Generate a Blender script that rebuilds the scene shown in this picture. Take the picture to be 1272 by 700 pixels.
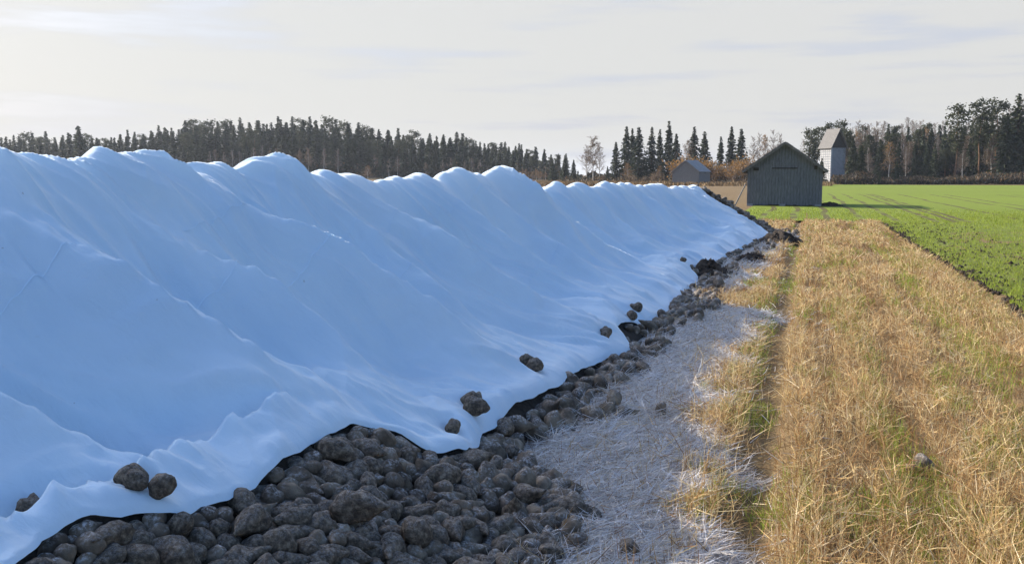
import bpy, math, random
import numpy as np
from mathutils import Vector, Matrix

for o in list(bpy.data.objects):
    bpy.data.objects.remove(o)
scene = bpy.context.scene
COL = scene.collection
random.seed(7)
RNG = np.random.default_rng(11)

# ------------------------------------------------------------------ camera
# world: +Y runs along the heap and the cart track, +X to the right, metres
YAW = math.atan(364 / 1200)
PITCH = math.atan((350 - 217) / 1200)
cam_d = bpy.data.cameras.new('camera')
cam = bpy.data.objects.new('camera', cam_d)
COL.objects.link(cam)
cam.location = (0, 0, 2.1)
cam.rotation_euler = (math.pi / 2 - PITCH, 0, YAW)
cam_d.sensor_width = 36
cam_d.lens = 1200 / 1272 * 36
cam_d.clip_start = 0.05
cam_d.clip_end = 8000
scene.camera = cam

# ------------------------------------------------------------------ sky + sun
SUN_EL = math.radians(24.3)
SUN_AZ = math.radians(-70)          # clockwise from +Y: sun far left, a little ahead
world = bpy.data.worlds.new('World')
scene.world = world
world.use_nodes = True
wt = world.node_tree
wt.nodes.clear()


def N(t, kind, **kw):
    n = t.nodes.new(kind)
    for k, v in kw.items():
        if k == 'op':
            n.operation = v
        elif hasattr(n, k):
            setattr(n, k, v)
    return n


def build_world():
    t = wt
    L = t.links.new
    out = N(t, 'ShaderNodeOutputWorld')
    bg = N(t, 'ShaderNodeBackground')
    bg.inputs['Strength'].default_value = 0.15
    sky = N(t, 'ShaderNodeTexSky')
    sky.sky_type = 'NISHITA'
    sky.sun_disc = False
    sky.sun_elevation = SUN_EL
    sky.sun_rotation = SUN_AZ
    sky.altitude = 50
    sky.air_density = 1.0
    sky.dust_density = 5.0
    sky.ozone_density = 5.0
    tc = N(t, 'ShaderNodeTexCoord')
    sep = N(t, 'ShaderNodeSeparateXYZ')
    L(tc.outputs['Generated'], sep.inputs[0])
    # thin high veil cloud: dense towards the horizon, thinning overhead, with long streaky gaps
    veil = N(t, 'ShaderNodeMapRange', interpolation_type='SMOOTHSTEP')
    veil.inputs['From Min'].default_value = 0.18
    veil.inputs['From Max'].default_value = 0.32
    veil.inputs['To Min'].default_value = 1.0
    veil.inputs['To Max'].default_value = 0.0
    L(sep.outputs['Z'], veil.inputs['Value'])
    mp = N(t, 'ShaderNodeMapping')
    mp.inputs['Scale'].default_value = (3.2, 3.2, 36.0)
    mp.inputs['Rotation'].default_value = (0.0, 0.035, 0.0)
    mp.inputs['Location'].default_value = (1.7, 0.35, 0.2)
    L(tc.outputs['Generated'], mp.inputs[0])
    n1 = N(t, 'ShaderNodeTexNoise')
    n1.inputs['Scale'].default_value = 1.15
    n1.inputs['Detail'].default_value = 6
    n1.inputs['Roughness'].default_value = 0.55
    L(mp.outputs[0], n1.inputs[0])
    gap = N(t, 'ShaderNodeMapRange', interpolation_type='SMOOTHSTEP')
    gap.inputs['From Min'].default_value = 0.53
    gap.inputs['From Max'].default_value = 0.70
    gap.inputs['To Min'].default_value = 1.0
    gap.inputs['To Max'].default_value = 0.93
    L(n1.outputs[0], gap.inputs['Value'])
    mul = N(t, 'ShaderNodeMath', op='MULTIPLY')
    L(veil.outputs[0], mul.inputs[0])
    L(gap.outputs[0], mul.inputs[1])
    dot = N(t, 'ShaderNodeVectorMath', op='DOT_PRODUCT')
    L(tc.outputs['Generated'], dot.inputs[0])
    dot.inputs[1].default_value = (math.sin(SUN_AZ), math.cos(SUN_AZ), 0)
    fwd = N(t, 'ShaderNodeMapRange', interpolation_type='SMOOTHSTEP')
    fwd.inputs['From Min'].default_value = -0.75
    fwd.inputs['From Max'].default_value = 0.15
    fwd.inputs['To Min'].default_value = 0.12
    fwd.inputs['To Max'].default_value = 0.96
    L(dot.outputs['Value'], fwd.inputs['Value'])
    m2 = N(t, 'ShaderNodeMath', op='MULTIPLY')
    L(mul.outputs[0], m2.inputs[0])
    L(fwd.outputs[0], m2.inputs[1])
    mix = N(t, 'ShaderNodeMix', data_type='RGBA')
    L(m2.outputs[0], mix.inputs[0])
    L(sky.outputs[0], mix.inputs[6])
    streak = N(t, 'ShaderNodeMapRange', interpolation_type='SMOOTHSTEP')
    streak.inputs['From Min'].default_value = 0.50
    streak.inputs['From Max'].default_value = 0.68
    L(n1.outputs[0], streak.inputs['Value'])
    vc = N(t, 'ShaderNodeMix', data_type='RGBA')
    L(streak.outputs[0], vc.inputs[0])
    vc.inputs[6].default_value = (2.14, 2.13, 2.08, 1)
    vc.inputs[7].default_value = (1.84, 1.9, 2.08, 1)
    L(vc.outputs[2], mix.inputs[7])
    L(mix.outputs[2], bg.inputs[0])
    L(bg.outputs[0], out.inputs[0])


build_world()
sun_d = bpy.data.lights.new('sun', 'SUN')
sun_d.energy = 4.1
sun_d.angle = math.radians(0.55)
sun_d.color = (1.0, 0.91, 0.78)
sun = bpy.data.objects.new('sun', sun_d)
COL.objects.link(sun)
SUNV = Vector((math.sin(SUN_AZ) * math.cos(SUN_EL), math.cos(SUN_AZ) * math.cos(SUN_EL), math.sin(SUN_EL)))
sun.rotation_euler = SUNV.to_track_quat('Z', 'Y').to_euler()
sun.location = (-20, 10, 20)

scene.render.engine = 'CYCLES'
vs = scene.view_settings
vs.view_transform = 'Standard'
vs.look = 'None'
vs.exposure = 1.2
vs.gamma = 1
vs.use_curve_mapping = False


# ------------------------------------------------------------------ helpers
def tag(o, label=None, cat=None, group=None, kind=None):
    if label: o['label'] = label
    if cat: o['category'] = cat
    if group: o['group'] = group
    if kind: o['kind'] = kind
    return o


def empty(name, loc=(0, 0, 0), rz=0.0, sc=1.0):
    o = bpy.data.objects.new(name, None)
    o.empty_display_size = 0.2
    COL.objects.link(o)
    o.location = loc
    o.rotation_euler = (0, 0, rz)
    o.scale = (sc, sc, sc) if not isinstance(sc, tuple) else sc
    return o


def link(name, me, parent=None):
    o = bpy.data.objects.new(name, me)
    COL.objects.link(o)
    if parent is not None:
        o.parent = parent
    return o


def np_mesh(name, V, F, mat=None, smooth=False, attrs=None):
    """V (n,3), F list of equal-length index rows or list of arrays (tris / quads)."""
    me = bpy.data.meshes.new(name)
    V = np.asarray(V, np.float32)
    Fs = F if isinstance(F, (list, tuple)) and len(F) and isinstance(F[0], np.ndarray) else [np.asarray(F)]
    Fs = [np.asarray(a, np.int32) for a in Fs if len(a)]
    me.vertices.add(len(V))
    me.vertices.foreach_set('co', V.ravel())
    nl = sum(a.size for a in Fs)
    npoly = sum(len(a) for a in Fs)
    me.loops.add(nl)
    me.polygons.add(npoly)
    me.loops.foreach_set('vertex_index', np.concatenate([a.ravel() for a in Fs]))
    tot = np.concatenate([np.full(len(a), a.shape[1], np.int32) for a in Fs])
    start = np.concatenate([[0], np.cumsum(tot)[:-1]]).astype(np.int32)
    me.polygons.foreach_set('loop_start', start)
    me.polygons.foreach_set('loop_total', tot)
    if smooth:
        me.polygons.foreach_set('use_smooth', np.ones(npoly, bool))
    me.update(calc_edges=True)
    if attrs:
        for k, a in attrs.items():
            a = np.asarray(a, np.float32)
            if a.ndim == 2:
                at = me.attributes.new(k, 'FLOAT_COLOR', 'POINT')
                c = np.ones((len(V), 4), np.float32)
                c[:, :3] = a[:, :3]
                at.data.foreach_set('color', c.ravel())
            else:
                at = me.attributes.new(k, 'FLOAT', 'POINT')
                at.data.foreach_set('value', a.ravel())
    if mat:
        me.materials.append(mat)
    return me


class MB:
    """small mesh builder"""
    def __init__(s):
        s.v = []; s.f = []

    def quad(s, a, b, c, d):
        i = len(s.v); s.v += [a, b, c, d]; s.f.append((i, i + 1, i + 2, i + 3))

    def prism(s, poly, off):
        """poly: list of 3d points, extruded by vector off"""
        i = len(s.v); n = len(poly)
        s.v += [tuple(p) for p in poly]
        s.v += [tuple(p[k] + off[k] for k in range(3)) for p in poly]
        # outward faces whichever way the outline runs
        nv = [0.0, 0.0, 0.0]
        for k in range(n):
            p, q = poly[k], poly[(k + 1) % n]
            nv[0] += (p[1] - q[1]) * (p[2] + q[2]); nv[1] += (p[2] - q[2]) * (p[0] + q[0]); nv[2] += (p[0] - q[0]) * (p[1] + q[1])
        fl = nv[0] * off[0] + nv[1] * off[1] + nv[2] * off[2] > 0
        fs = [tuple(i + n - 1 - k for k in range(n)), tuple(i + n + k for k in range(n))]
        for k in range(n):
            j = (k + 1) % n
            fs.append((i + k, i + j, i + n + j, i + n + k))
        s.f += fs if fl else [f[::-1] for f in fs]

    def box(s, x0, x1, y0, y1, z0, z1):
        s.prism([(x0, y0, z0), (x1, y0, z0), (x1, y0, z1), (x0, y0, z1)], (0, y1 - y0, 0))

    def bar(s, a, b, r, n=6, r2=None):
        a = Vector(a); b = Vector(b); d = (b - a).normalized()
        u = d.orthogonal().normalized(); w = d.cross(u)
        r2 = r if r2 is None else r2
        i = len(s.v)
        for p, rr in ((a, r), (b, r2)):
            for k in range(n):
                t = 2 * math.pi * k / n
                s.v.append(tuple(p + (u * math.cos(t) + w * math.sin(t)) * rr))
        for k in range(n):
            j = (k + 1) % n
            s.f.append((i + k, i + j, i + n + j, i + n + k))
        s.f.append(tuple(i + n - 1 - k for k in range(n)))
        s.f.append(tuple(i + n + k for k in range(n)))

    def mesh(s, name, mat, smooth=False):
        me = bpy.data.meshes.new(name)
        me.from_pydata(s.v, [], s.f)
        me.update()
        if smooth:
            for p in me.polygons: p.use_smooth = True
        me.materials.append(mat)
        return me

    def build(s, name, mat, parent=None, smooth=False):
        return link(name, s.mesh(name, mat, smooth), parent)


# numpy gradient noise ------------------------------------------------------
_P = np.random.default_rng(3).permutation(512)
_P = np.concatenate([_P, _P, _P])
_A = np.random.default_rng(4).uniform(0, 2 * np.pi, 512)
_GX, _GY = np.cos(_A), np.sin(_A)


def noise(x, y):
    x = np.asarray(x, float); y = np.asarray(y, float)
    xi = np.floor(x).astype(int); yi = np.floor(y).astype(int)
    xf = x - xi; yf = y - yi
    u = xf ** 3 * (xf * (xf * 6 - 15) + 10); v = yf ** 3 * (yf * (yf * 6 - 15) + 10)

    def g(a, b):
        hsh = _P[(_P[(xi + a) & 511] + yi + b) & 511]
        return _GX[hsh] * (xf - a) + _GY[hsh] * (yf - b)
    return ((g(0, 0) * (1 - u) + g(1, 0) * u) * (1 - v) + (g(0, 1) * (1 - u) + g(1, 1) * u) * v) * 1.5


def fbm(x, y, o=4, r=0.5):
    s = 0; a = 1.0
    for k in range(o):
        s = s + a * noise(x * 2 ** k + 17.3 * k, y * 2 ** k + 5.1 * k)
        a *= r
    return s


def sstep(a, b, x):
    t = np.clip((x - a) / (b - a), 0, 1)
    return t * t * (3 - 2 * t)


# ------------------------------------------------------------------ materials
def principled(name, rough=0.9, spec=0.2):
    m = bpy.data.materials.new(name)
    m.use_nodes = True
    t = m.node_tree
    b = t.nodes['Principled BSDF']
    b.inputs['Roughness'].default_value = rough
    b.inputs['Specular IOR Level'].default_value = spec
    return m, t, b


def ramp(t, src, stops):
    r = N(t, 'ShaderNodeValToRGB')
    e = r.color_ramp.elements
    while len(e) < len(stops): e.new(0.5)
    for k, (p, c) in enumerate(stops):
        e[k].position = p; e[k].color = (*c, 1)
    t.links.new(src, r.inputs[0])
    return r.outputs[0]


def texnoise(t, scale, detail=4, rough=0.55, vec=None, dist=0.0):
    n = N(t, 'ShaderNodeTexNoise')
    n.inputs['Scale'].default_value = scale
    n.inputs['Detail'].default_value = detail
    n.inputs['Roughness'].default_value = rough
    n.inputs['Distortion'].default_value = dist
    if vec is not None: t.links.new(vec, n.inputs[0])
    return n.outputs[0]


def objco(t, scale=(1, 1, 1)):
    tc = N(t, 'ShaderNodeTexCoord')
    mp = N(t, 'ShaderNodeMapping')
    mp.inputs['Scale'].default_value = scale
    t.links.new(tc.outputs['Object'], mp.inputs[0])
    return mp.outputs[0]


def bump(t, b, h, strength=0.3, dist=0.02):
    bp = N(t, 'ShaderNodeBump')
    bp.inputs['Strength'].default_value = strength
    bp.inputs['Distance'].default_value = dist
    t.links.new(h, bp.inputs['Height'])
    t.links.new(bp.outputs[0], b.inputs['Normal'])


def mixc(t, fac, a, b, blend='MIX'):
    m = N(t, 'ShaderNodeMix', data_type='RGBA', blend_type=blend)
    for s, i in ((fac, 0), (a, 6), (b, 7)):
        if isinstance(s, (int, float)): m.inputs[i].default_value = s
        elif isinstance(s, tuple): m.inputs[i].default_value = (*s, 1)
        else: t.links.new(s, m.inputs[i])
    return m.outputs[2]


def mathn(t, op, a, b=0.0, clamp=False):
    m = N(t, 'ShaderNodeMath', op=op)
    m.use_clamp = clamp
    for s, i in ((a, 0), (b, 1)):
        if isinstance(s, (int, float)): m.inputs[i].default_value = s
        else: t.links.new(s, m.inputs[i])
    return m.outputs[0]


def simple_mat(name, c1, c2, scale=4.0, rough=0.9, bstr=0.2, bdist=0.01, vscale=(1, 1, 1)):
    m, t, b = principled(name, rough)
    co = objco(t, vscale)
    n = texnoise(t, scale, 6, 0.6, co)
    t.links.new(ramp(t, n, [(0.3, c1), (0.7, c2)]), b.inputs['Base Color'])
    if bstr: bump(t, b, n, bstr, bdist)
    return m


def attr_mat(name, rough=0.8, transl=0.0, spec=0.2, attr='tint', varies=True):
    """colour from a per-blade attribute; thin plant matter lets some light through"""
    m, t, b = principled(name, rough, spec)
    a = N(t, 'ShaderNodeAttribute')
    a.attribute_name = attr
    c = a.outputs['Color']
    t.links.new(c, b.inputs['Base Color'])
    if transl:
        tr = N(t, 'ShaderNodeBsdfTranslucent')
        t.links.new(c, tr.inputs[0])
        mx = N(t, 'ShaderNodeMixShader')
        mx.inputs[0].default_value = transl
        t.links.new(b.outputs[0], mx.inputs[1])
        t.links.new(tr.outputs[0], mx.inputs[2])
        t.links.new(mx.outputs[0], t.nodes['Material Output'].inputs[0])
    return m


def leaf_mat(name, c1, c2, transl=0.25, rough=0.7):
    """foliage: colour varies from clump to clump and tree to tree"""
    m, t, b = principled(name, rough, 0.15)
    oi = N(t, 'ShaderNodeObjectInfo')
    geo = N(t, 'ShaderNodeNewGeometry')
    n = texnoise(t, 0.9, 3, 0.6, geo.outputs['Position'])
    f = mathn(t, 'ADD', mathn(t, 'MULTIPLY', n, 0.8), mathn(t, 'MULTIPLY', oi.outputs['Random'], 0.45))
    f = mathn(t, 'SUBTRACT', f, 0.15, True)
    c = mixc(t, f, c1, c2)
    t.links.new(c, b.inputs['Base Color'])
    tr = N(t, 'ShaderNodeBsdfTranslucent')
    t.links.new(c, tr.inputs[0])
    mx = N(t, 'ShaderNodeMixShader')
    mx.inputs[0].default_value = transl
    t.links.new(b.outputs[0], mx.inputs[1])
    t.links.new(tr.outputs[0], mx.inputs[2])
    t.links.new(mx.outputs[0], t.nodes['Material Output'].inputs[0])
    return m


M = {}


def make_tarp_mat():
    m, t, b = principled('white_fleece', 0.85, 0.25)
    co = objco(t)
    big = texnoise(t, 0.7, 3, 0.5, co)
    weave = texnoise(t, 150, 2, 0.6, co)
    streak = texnoise(t, 30, 3, 0.6, objco(t, (1.0, 0.18, 1.0)))
    base = mixc(t, ramp(t, big, [(0.35, (0, 0, 0)), (0.65, (1, 1, 1))]), (0.66, 0.83, 0.97), (0.76, 0.90, 0.99))
    grime = texnoise(t, 0.45, 6, 0.7, objco(t, (1, .6, 1)))
    base = mixc(t, ramp(t, grime, [(0.5, (0, 0, 0)), (0.75, (.3, .3, .3))]), base, (0.62, 0.68, 0.74))
    # faint soil smears and specks
    sm = texnoise(t, 1.7, 5, 0.75, co)
    smf = N(t, 'ShaderNodeMapRange', interpolation_type='SMOOTHSTEP')
    smf.inputs['From Min'].default_value = 0.66; smf.inputs['From Max'].default_value = 0.80
    smf.inputs['To Max'].default_value = 0.34
    t.links.new(sm, smf.inputs['Value'])
    base = mixc(t, smf.outputs[0], base, (0.42, 0.38, 0.34))
    sp = texnoise(t, 14, 2, 0.5, co)
    spf = N(t, 'ShaderNodeMapRange', interpolation_type='SMOOTHSTEP')
    spf.inputs['From Min'].default_value = 0.765; spf.inputs['From Max'].default_value = 0.80
    spf.inputs['To Max'].default_value = 0.5
    t.links.new(sp, spf.inputs['Value'])
    base = mixc(t, spf.outputs[0], base, (0.25, 0.21, 0.17))
    t.links.new(base, b.inputs['Base Color'])
    b.inputs['Sheen Weight'].default_value = 0.55
    b.inputs['Sheen Roughness'].default_value = 0.35
    h = mathn(t, 'ADD', mathn(t, 'MULTIPLY', weave, 0.35), streak)
    wr = texnoise(t, 7, 5, 0.62, objco(t, (.55, 2.2, 1)), 0.6)
    h = mathn(t, 'ADD', mathn(t, 'MULTIPLY', h, .5), mathn(t, 'MULTIPLY', wr, 1.6))
    bump(t, b, h, 0.5, 0.014)
    # thin non-woven cloth: a good part of the light passes through
    tr = N(t, 'ShaderNodeBsdfTranslucent')
    t.links.new(base, tr.inputs[0])
    mx = N(t, 'ShaderNodeMixShader')
    mx.inputs[0].default_value = 0.25
    t.links.new(b.outputs[0], mx.inputs[1]); t.links.new(tr.outputs[0], mx.inputs[2])
    t.links.new(mx.outputs[0], t.nodes['Material Output'].inputs[0])
    M['tarp'] = m
    m2, t2, b2 = principled('fleece_seam', 0.8, 0.2)
    n = texnoise(t2, 20, 3, 0.5, objco(t2))
    t2.links.new(mixc(t2, n, (0.82, 0.86, 0.91), (0.88, 0.90, 0.93)), b2.inputs['Base Color'])
    M['seam'] = m2


def make_beet_mat():
    m, t, b = principled('soiled_beet_skin', 0.92, 0.15)
    co = objco(t)
    oi = N(t, 'ShaderNodeObjectInfo')
    add = N(t, 'ShaderNodeVectorMath', op='ADD')
    t.links.new(co, add.inputs[0])
    sc = N(t, 'ShaderNodeVectorMath', op='SCALE')
    sc.inputs[0].default_value = (37, 91, 53)
    t.links.new(oi.outputs['Random'], sc.inputs['Scale'])
    t.links.new(sc.outputs[0], add.inputs[1])
    v = add.outputs[0]
    n = texnoise(t, 16, 6, 0.65, v)
    n2 = texnoise(t, 5.5, 4, 0.6, v)
    skin = ramp(t, n2, [(0.36, (0.06, 0.045, 0.034)), (0.52, (0.20, 0.158, 0.115)), (0.66, (0.42, 0.34, 0.25))])
    c = mixc(t, mathn(t, 'MULTIPLY', n, 0.9), skin, (0.085, 0.066, 0.05))
    # rime on the upward faces
    geo = N(t, 'ShaderNodeNewGeometry')
    sp = N(t, 'ShaderNodeSeparateXYZ')
    t.links.new(geo.outputs['Normal'], sp.inputs[0])
    up = N(t, 'ShaderNodeMapRange', interpolation_type='SMOOTHSTEP')
    up.inputs['From Min'].default_value = 0.2; up.inputs['From Max'].default_value = 0.9
    t.links.new(sp.outputs['Z'], up.inputs['Value'])
    fr = texnoise(t, 55, 3, 0.7, v)
    f2 = N(t, 'ShaderNodeMapRange')
    f2.inputs['From Min'].default_value = 0.45; f2.inputs['From Max'].default_value = 0.75
    t.links.new(fr, f2.inputs['Value'])
    patch = N(t, 'ShaderNodeMapRange')
    patch.inputs['From Min'].default_value = 0.38; patch.inputs['From Max'].default_value = 0.62
    t.links.new(texnoise(t, 9, 2, 0.5, v), patch.inputs['Value'])
    f = mathn(t, 'MULTIPLY', mathn(t, 'MULTIPLY', up.outputs[0], f2.outputs[0]), patch.outputs[0])
    c = mixc(t, mathn(t, 'MULTIPLY', f, 0.85, True), c, (0.62, 0.63, 0.64))
    t.links.new(c, b.inputs['Base Color'])
    bump(t, b, n, 0.9, 0.02)
    M['beet'] = m


make_tarp_mat()
make_beet_mat()
M['soil'] = simple_mat('dark_field_soil', (0.018, 0.013, 0.010), (0.05, 0.037, 0.027), 14, 0.95, 0.8, 0.03)
M['straw'] = attr_mat('cut_straw', 0.75, 0.25)
M['frosted'] = attr_mat('frosted_straw', 0.7, 0.15)
M['grass'] = attr_mat('grass_blades', 0.6, 0.45)
M['crop'] = attr_mat('young_rye_blades', 0.6, 0.5)
M['barnwood'] = simple_mat('weathered_boards', (0.075, 0.08, 0.088), (0.17, 0.178, 0.19), 6, 0.9, 0.4, 0.006, (6, 6, 0.5))
M['barnroof'] = simple_mat('weathered_roof_boards', (0.10, 0.095, 0.09), (0.2, 0.19, 0.175), 5, 0.85, 0.3, 0.006, (1, 1, 1))
M['darkwood'] = simple_mat('old_dark_timber', (0.02, 0.018, 0.016), (0.06, 0.053, 0.046), 5, 0.9, 0.3, 0.006)
M['hutwood'] = simple_mat('pale_weathered_boards', (0.12, 0.12, 0.12), (0.22, 0.215, 0.205), 5, 0.9, 0.3, 0.006, (5, 5, 0.5))
M['metalroof'] = simple_mat('grey_sheet_roof', (0.16, 0.165, 0.17), (0.24, 0.24, 0.24), 1.2, 0.55, 0.1, 0.004)
M['whitepaint'] = simple_mat('weathered_white_paint', (0.36, 0.36, 0.36), (0.52, 0.52, 0.51), 2.2, 0.8, 0.1, 0.004)
M['paleboard'] = simple_mat('grey_panel', (0.19, 0.2, 0.22), (0.27, 0.275, 0.285), 2.2, 0.8, 0.1, 0.004)
M['bark'] = simple_mat('conifer_bark', (0.06, 0.042, 0.03), (0.15, 0.10, 0.07), 3, 0.9, 0.3, 0.02)
M['pinebark'] = simple_mat('orange_pine_bark', (0.12, 0.07, 0.04), (0.26, 0.14, 0.075), 2, 0.9, 0.3, 0.02)
M['birchbark'] = simple_mat('white_birch_bark', (0.25, 0.23, 0.2), (0.68, 0.66, 0.62), 2.2, 0.8, 0.1, 0.01)
M['twig'] = leaf_mat('bare_twigs', (0.13, 0.10, 0.08), (0.27, 0.215, 0.165), 0.1)
M['spruce'] = leaf_mat('spruce_needles', (0.018, 0.026, 0.014), (0.05, 0.062, 0.028), 0.15)
M['pine'] = leaf_mat('pine_needles', (0.03, 0.038, 0.018), (0.075, 0.08, 0.036), 0.2)
M['autumn'] = leaf_mat('autumn_leaves', (0.14, 0.075, 0.02), (0.38, 0.20, 0.05), 0.35)
M['brown'] = leaf_mat('brown_leaves', (0.09, 0.06, 0.03), (0.20, 0.13, 0.065), 0.3)
M['brush'] = attr_mat('brushwood', 0.9, 0.1)

# ------------------------------------------------------------------ heap geometry
CREST_Y = np.array([-4.0, 2.0, 3.5, 4.2, 4.7, 5.2, 5.6, 5.9, 6.2, 6.5, 6.8, 7.1, 7.5, 8.0, 8.5, 8.9, 9.4, 10.2, 11.3, 12.5, 14.5, 16.2, 17.6, 19.5, 21.5, 24.0, 26.5, 29.0, 32.0, 35.0, 36.5])
CREST_Z = np.array([2.1, 2.15, 2.117, 2.102, 2.249, 2.612, 2.464, 2.417, 2.589, 2.589, 2.585, 2.673, 2.667, 2.57, 2.565, 2.502, 2.404, 2.449, 2.31, 2.367, 2.395, 2.484, 1.798, 2.181, 2.088, 2.135, 2.076, 2.081, 1.916, 1.776, 1.924])


def crest_x(Y): return np.interp(Y, [0, 10, 18, 26, 33, 36], [-5.25, -5.2, -5.05, -4.75, -4.25, -4.0])


def foot_x(Y): return np.interp(Y, [0, 8, 12, 16, 20, 24, 28, 32, 36], [-1.9, -1.9, -1.85, -1.9, -1.95, -1.8, -1.55, -1.2, -1.0])


def toe_x(Y): return np.interp(Y, [0, 3, 4.2, 5.3, 5.9, 6.5, 7.2, 8, 40], [-1.55, -1.5, -1.42, -1.36, -1.5, -1.95, -2.2, -2.6, -2.6])


# spurs: Y at foot (t=0), mid, crest (t=1), amplitude, half width
SPURS = [(2.9, 2.6, 2.3, .22, .45), (3.95, 3.75, 3.5, .20, .38), (5.48, 5.2, 4.55, .34, .42), (6.34, 6.2, 5.8, .24, .34),
         (8.6, 7.85, 6.85, .27, .42), (9.5, 9.15, 8.75, .14, .35), (11.4, 10.6, 9.8, .23, .42), (13.6, 13.1, 12.5, .13, .4),
         (15.0, 14.4, 14.0, .15, .45), (18.3, 17.0, 16.4, .27, .6), (19.6, 19.1, 18.9, .10, .4), (21.9, 21.2, 21.5, .20, .55),
         (24.2, 23.8, 23.9, .10, .5), (26.9, 26.2, 26.4, .17, .6), (30.2, 29.6, 30.2, .15, .7), (33.0, 33.2, 33.8, .22, .8), (34.8, 35.4, 36.2, .3, 1.0)]


# dips in the crest between two tipped loads
NOTCH = [(5.25, .12, .25), (7.2, .42, .45), (8.15, .12, .25), (9.6, .22, .4), (11.1, .30, .32), (13.1, .28, .3), (15.2, .28, .36), (17.9, .26, .42), (20.3, .26, .42), (22.8, .22, .42), (25.3, .22, .45), (28.4, .2, .5), (32, .18, .5)]


def heap_h(X, Y):
    """height of the beet heap itself"""
    Y = np.asarray(Y, float); X = np.asarray(X, float)
    xc = crest_x(Y); xf = foot_x(Y)
    zc = np.interp(Y, CREST_Y, CREST_Z) - 0.17
    w = np.where(X > xc, xf - xc, 3.5)
    u = np.abs(X - xc) / w
    e = 0.035
    p = 1 - (np.sqrt(u * u + e * e) - e) / (math.sqrt(1 + e * e) - e)
    z = zc * p
    t = np.clip(1 - u, 0, 1)
    amp = sstep(0.10, 0.48, t) * (1 - 0.85 * sstep(0.6, 1.0, t))
    # spurs of the tipped loads stand on the slope line, hollows between them sink below it
    sp = np.zeros(np.shape(z))
    for (y0, y1, y2, a, hw) in SPURS:
        yc = np.where(t < 0.5, y0 + (y1 - y0) * t * 2, y1 + (y2 - y1) * (t * 2 - 1))
        d = (Y - yc + 0.07 * np.sin(X * 2.3 + y0 * 3)) / hw
        d = np.where(d > 0, d * 1.5, d * 0.72)
        sp = np.maximum(sp, min(1.0, 0.35 + 2.2 * a) * np.exp(-np.sqrt(d * d + 0.002) * 1.25))
    z = z - 0.68 * amp * (1 - sp) * (1 - sstep(31.5, 34.0, Y))
    z = z + 0.035 * fbm(X * 1.7, Y * 1.7, 3) * np.clip(t * 4, 0, 1)
    # spilled toe at the near end
    tx = toe_x(Y)
    toe = 0.56 * np.clip((tx - X) / 1.25, -0.3, 1.3) ** 1.0 + 0.05 * fbm(X * 3, Y * 3, 2)
    toe = np.where(X < tx - 1.6, -1, toe)
    z = np.maximum(z, np.where(toe > 0, toe, -0.2))
    for (ny, nd, nw) in NOTCH:
        z = z - (0.85 if ny < 10 else 0.3) * nd * np.exp(-np.abs((Y - ny - 0.18 * (X - xc)) / nw) * 0.9) * np.where(X > xc, sstep(0.55, 0.9, t), np.clip(t * 2, 0, 1))
    # both ends of the heap slump down
    end = np.clip((37.6 + 0.45 * (-(X + 2.5)) * 0.5 - Y) / 1.9, -0.2, 1)
    z = np.where(end < 1, np.minimum(z, 2.0 * end + 0.10 * fbm(X * 2, Y * 2, 3)), z)
    st = np.clip((Y + 4.0) / 2.5, -0.2, 1)
    z = np.where(st < 1, np.minimum(z, 2.4 * st), z)
    return np.maximum(z, -0.15)


HEM = np.array([(-3, -2.5), (2.3, -2.75), (2.83, -2.82), (3.05, -2.9), (3.3, -2.86), (3.48, -2.80), (3.66, -2.68), (3.78, -2.68), (3.95, -2.64), (4.27, -2.64), (4.9, -2.66), (5.3, -2.62),
                (5.46, -2.46), (5.6, -2.24), (5.88, -2.1), (6.2, -2.13), (6.5, -2.2), (7.4, -2.2), (8.46, -2.13), (9.3, -2.12), (10.3, -2.0), (10.9, -1.88), (11.35, -1.95), (11.75, -2.2), (12.3, -2.15), (13, -2.03),
                (14.4, -1.9), (15.5, -1.97), (16.5, -1.9), (17.6, -2.0), (18.4, -1.86), (19.5, -2.0), (20.1, -2.25), (20.9, -2.12), (22.3, -1.97), (24.5, -1.85), (26.5, -1.75), (29, -1.5), (31, -1.38), (33.2, -1.15), (34.8, -1.2), (36.6, -2.2)])


def hem_x(Y):
    b = np.interp(Y, HEM[:, 0], HEM[:, 1])
    return b + 0.022 * noise(Y * 1.7, Y * 0 + 3.1) + 0.008 * noise(Y * 5.1, Y * 0 + 9.7)


# coarse membrane: fleece stretched over the heap, touching at high points
GX = np.arange(-9.4, -0.8, 0.05)
GY = np.arange(-4.2, 38.6, 0.06)
gy, gx = np.meshgrid(GY, GX, indexing='ij')
H0 = heap_h(gx, gy)
Z = H0.copy()
for it in range(50):
    a = Z.copy()
    a[1:-1, 1:-1] = 0.25 * (Z[:-2, 1:-1] + Z[2:, 1:-1] + Z[1:-1, :-2] + Z[1:-1, 2:]) - 0.00035
    Z = np.maximum(H0, a)
hd = hem_x(gy) - gx                       # distance inside the hem
wgt = sstep(0.05, 0.7, hd)
Z = H0 * (1 - wgt) + Z * wgt


def bil(A, X, Y):
    fx = np.clip((np.asarray(X) - GX[0]) / 0.05, 0, len(GX) - 1.001); fy = np.clip((np.asarray(Y) - GY[0]) / 0.06, 0, len(GY) - 1.001)
    i = fy.astype(int); j = fx.astype(int); u = fy - i; v = fx - j
    return (A[i, j] * (1 - u) * (1 - v) + A[i + 1, j] * u * (1 - v) + A[i, j + 1] * (1 - u) * v + A[i + 1, j + 1] * u * v)


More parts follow.
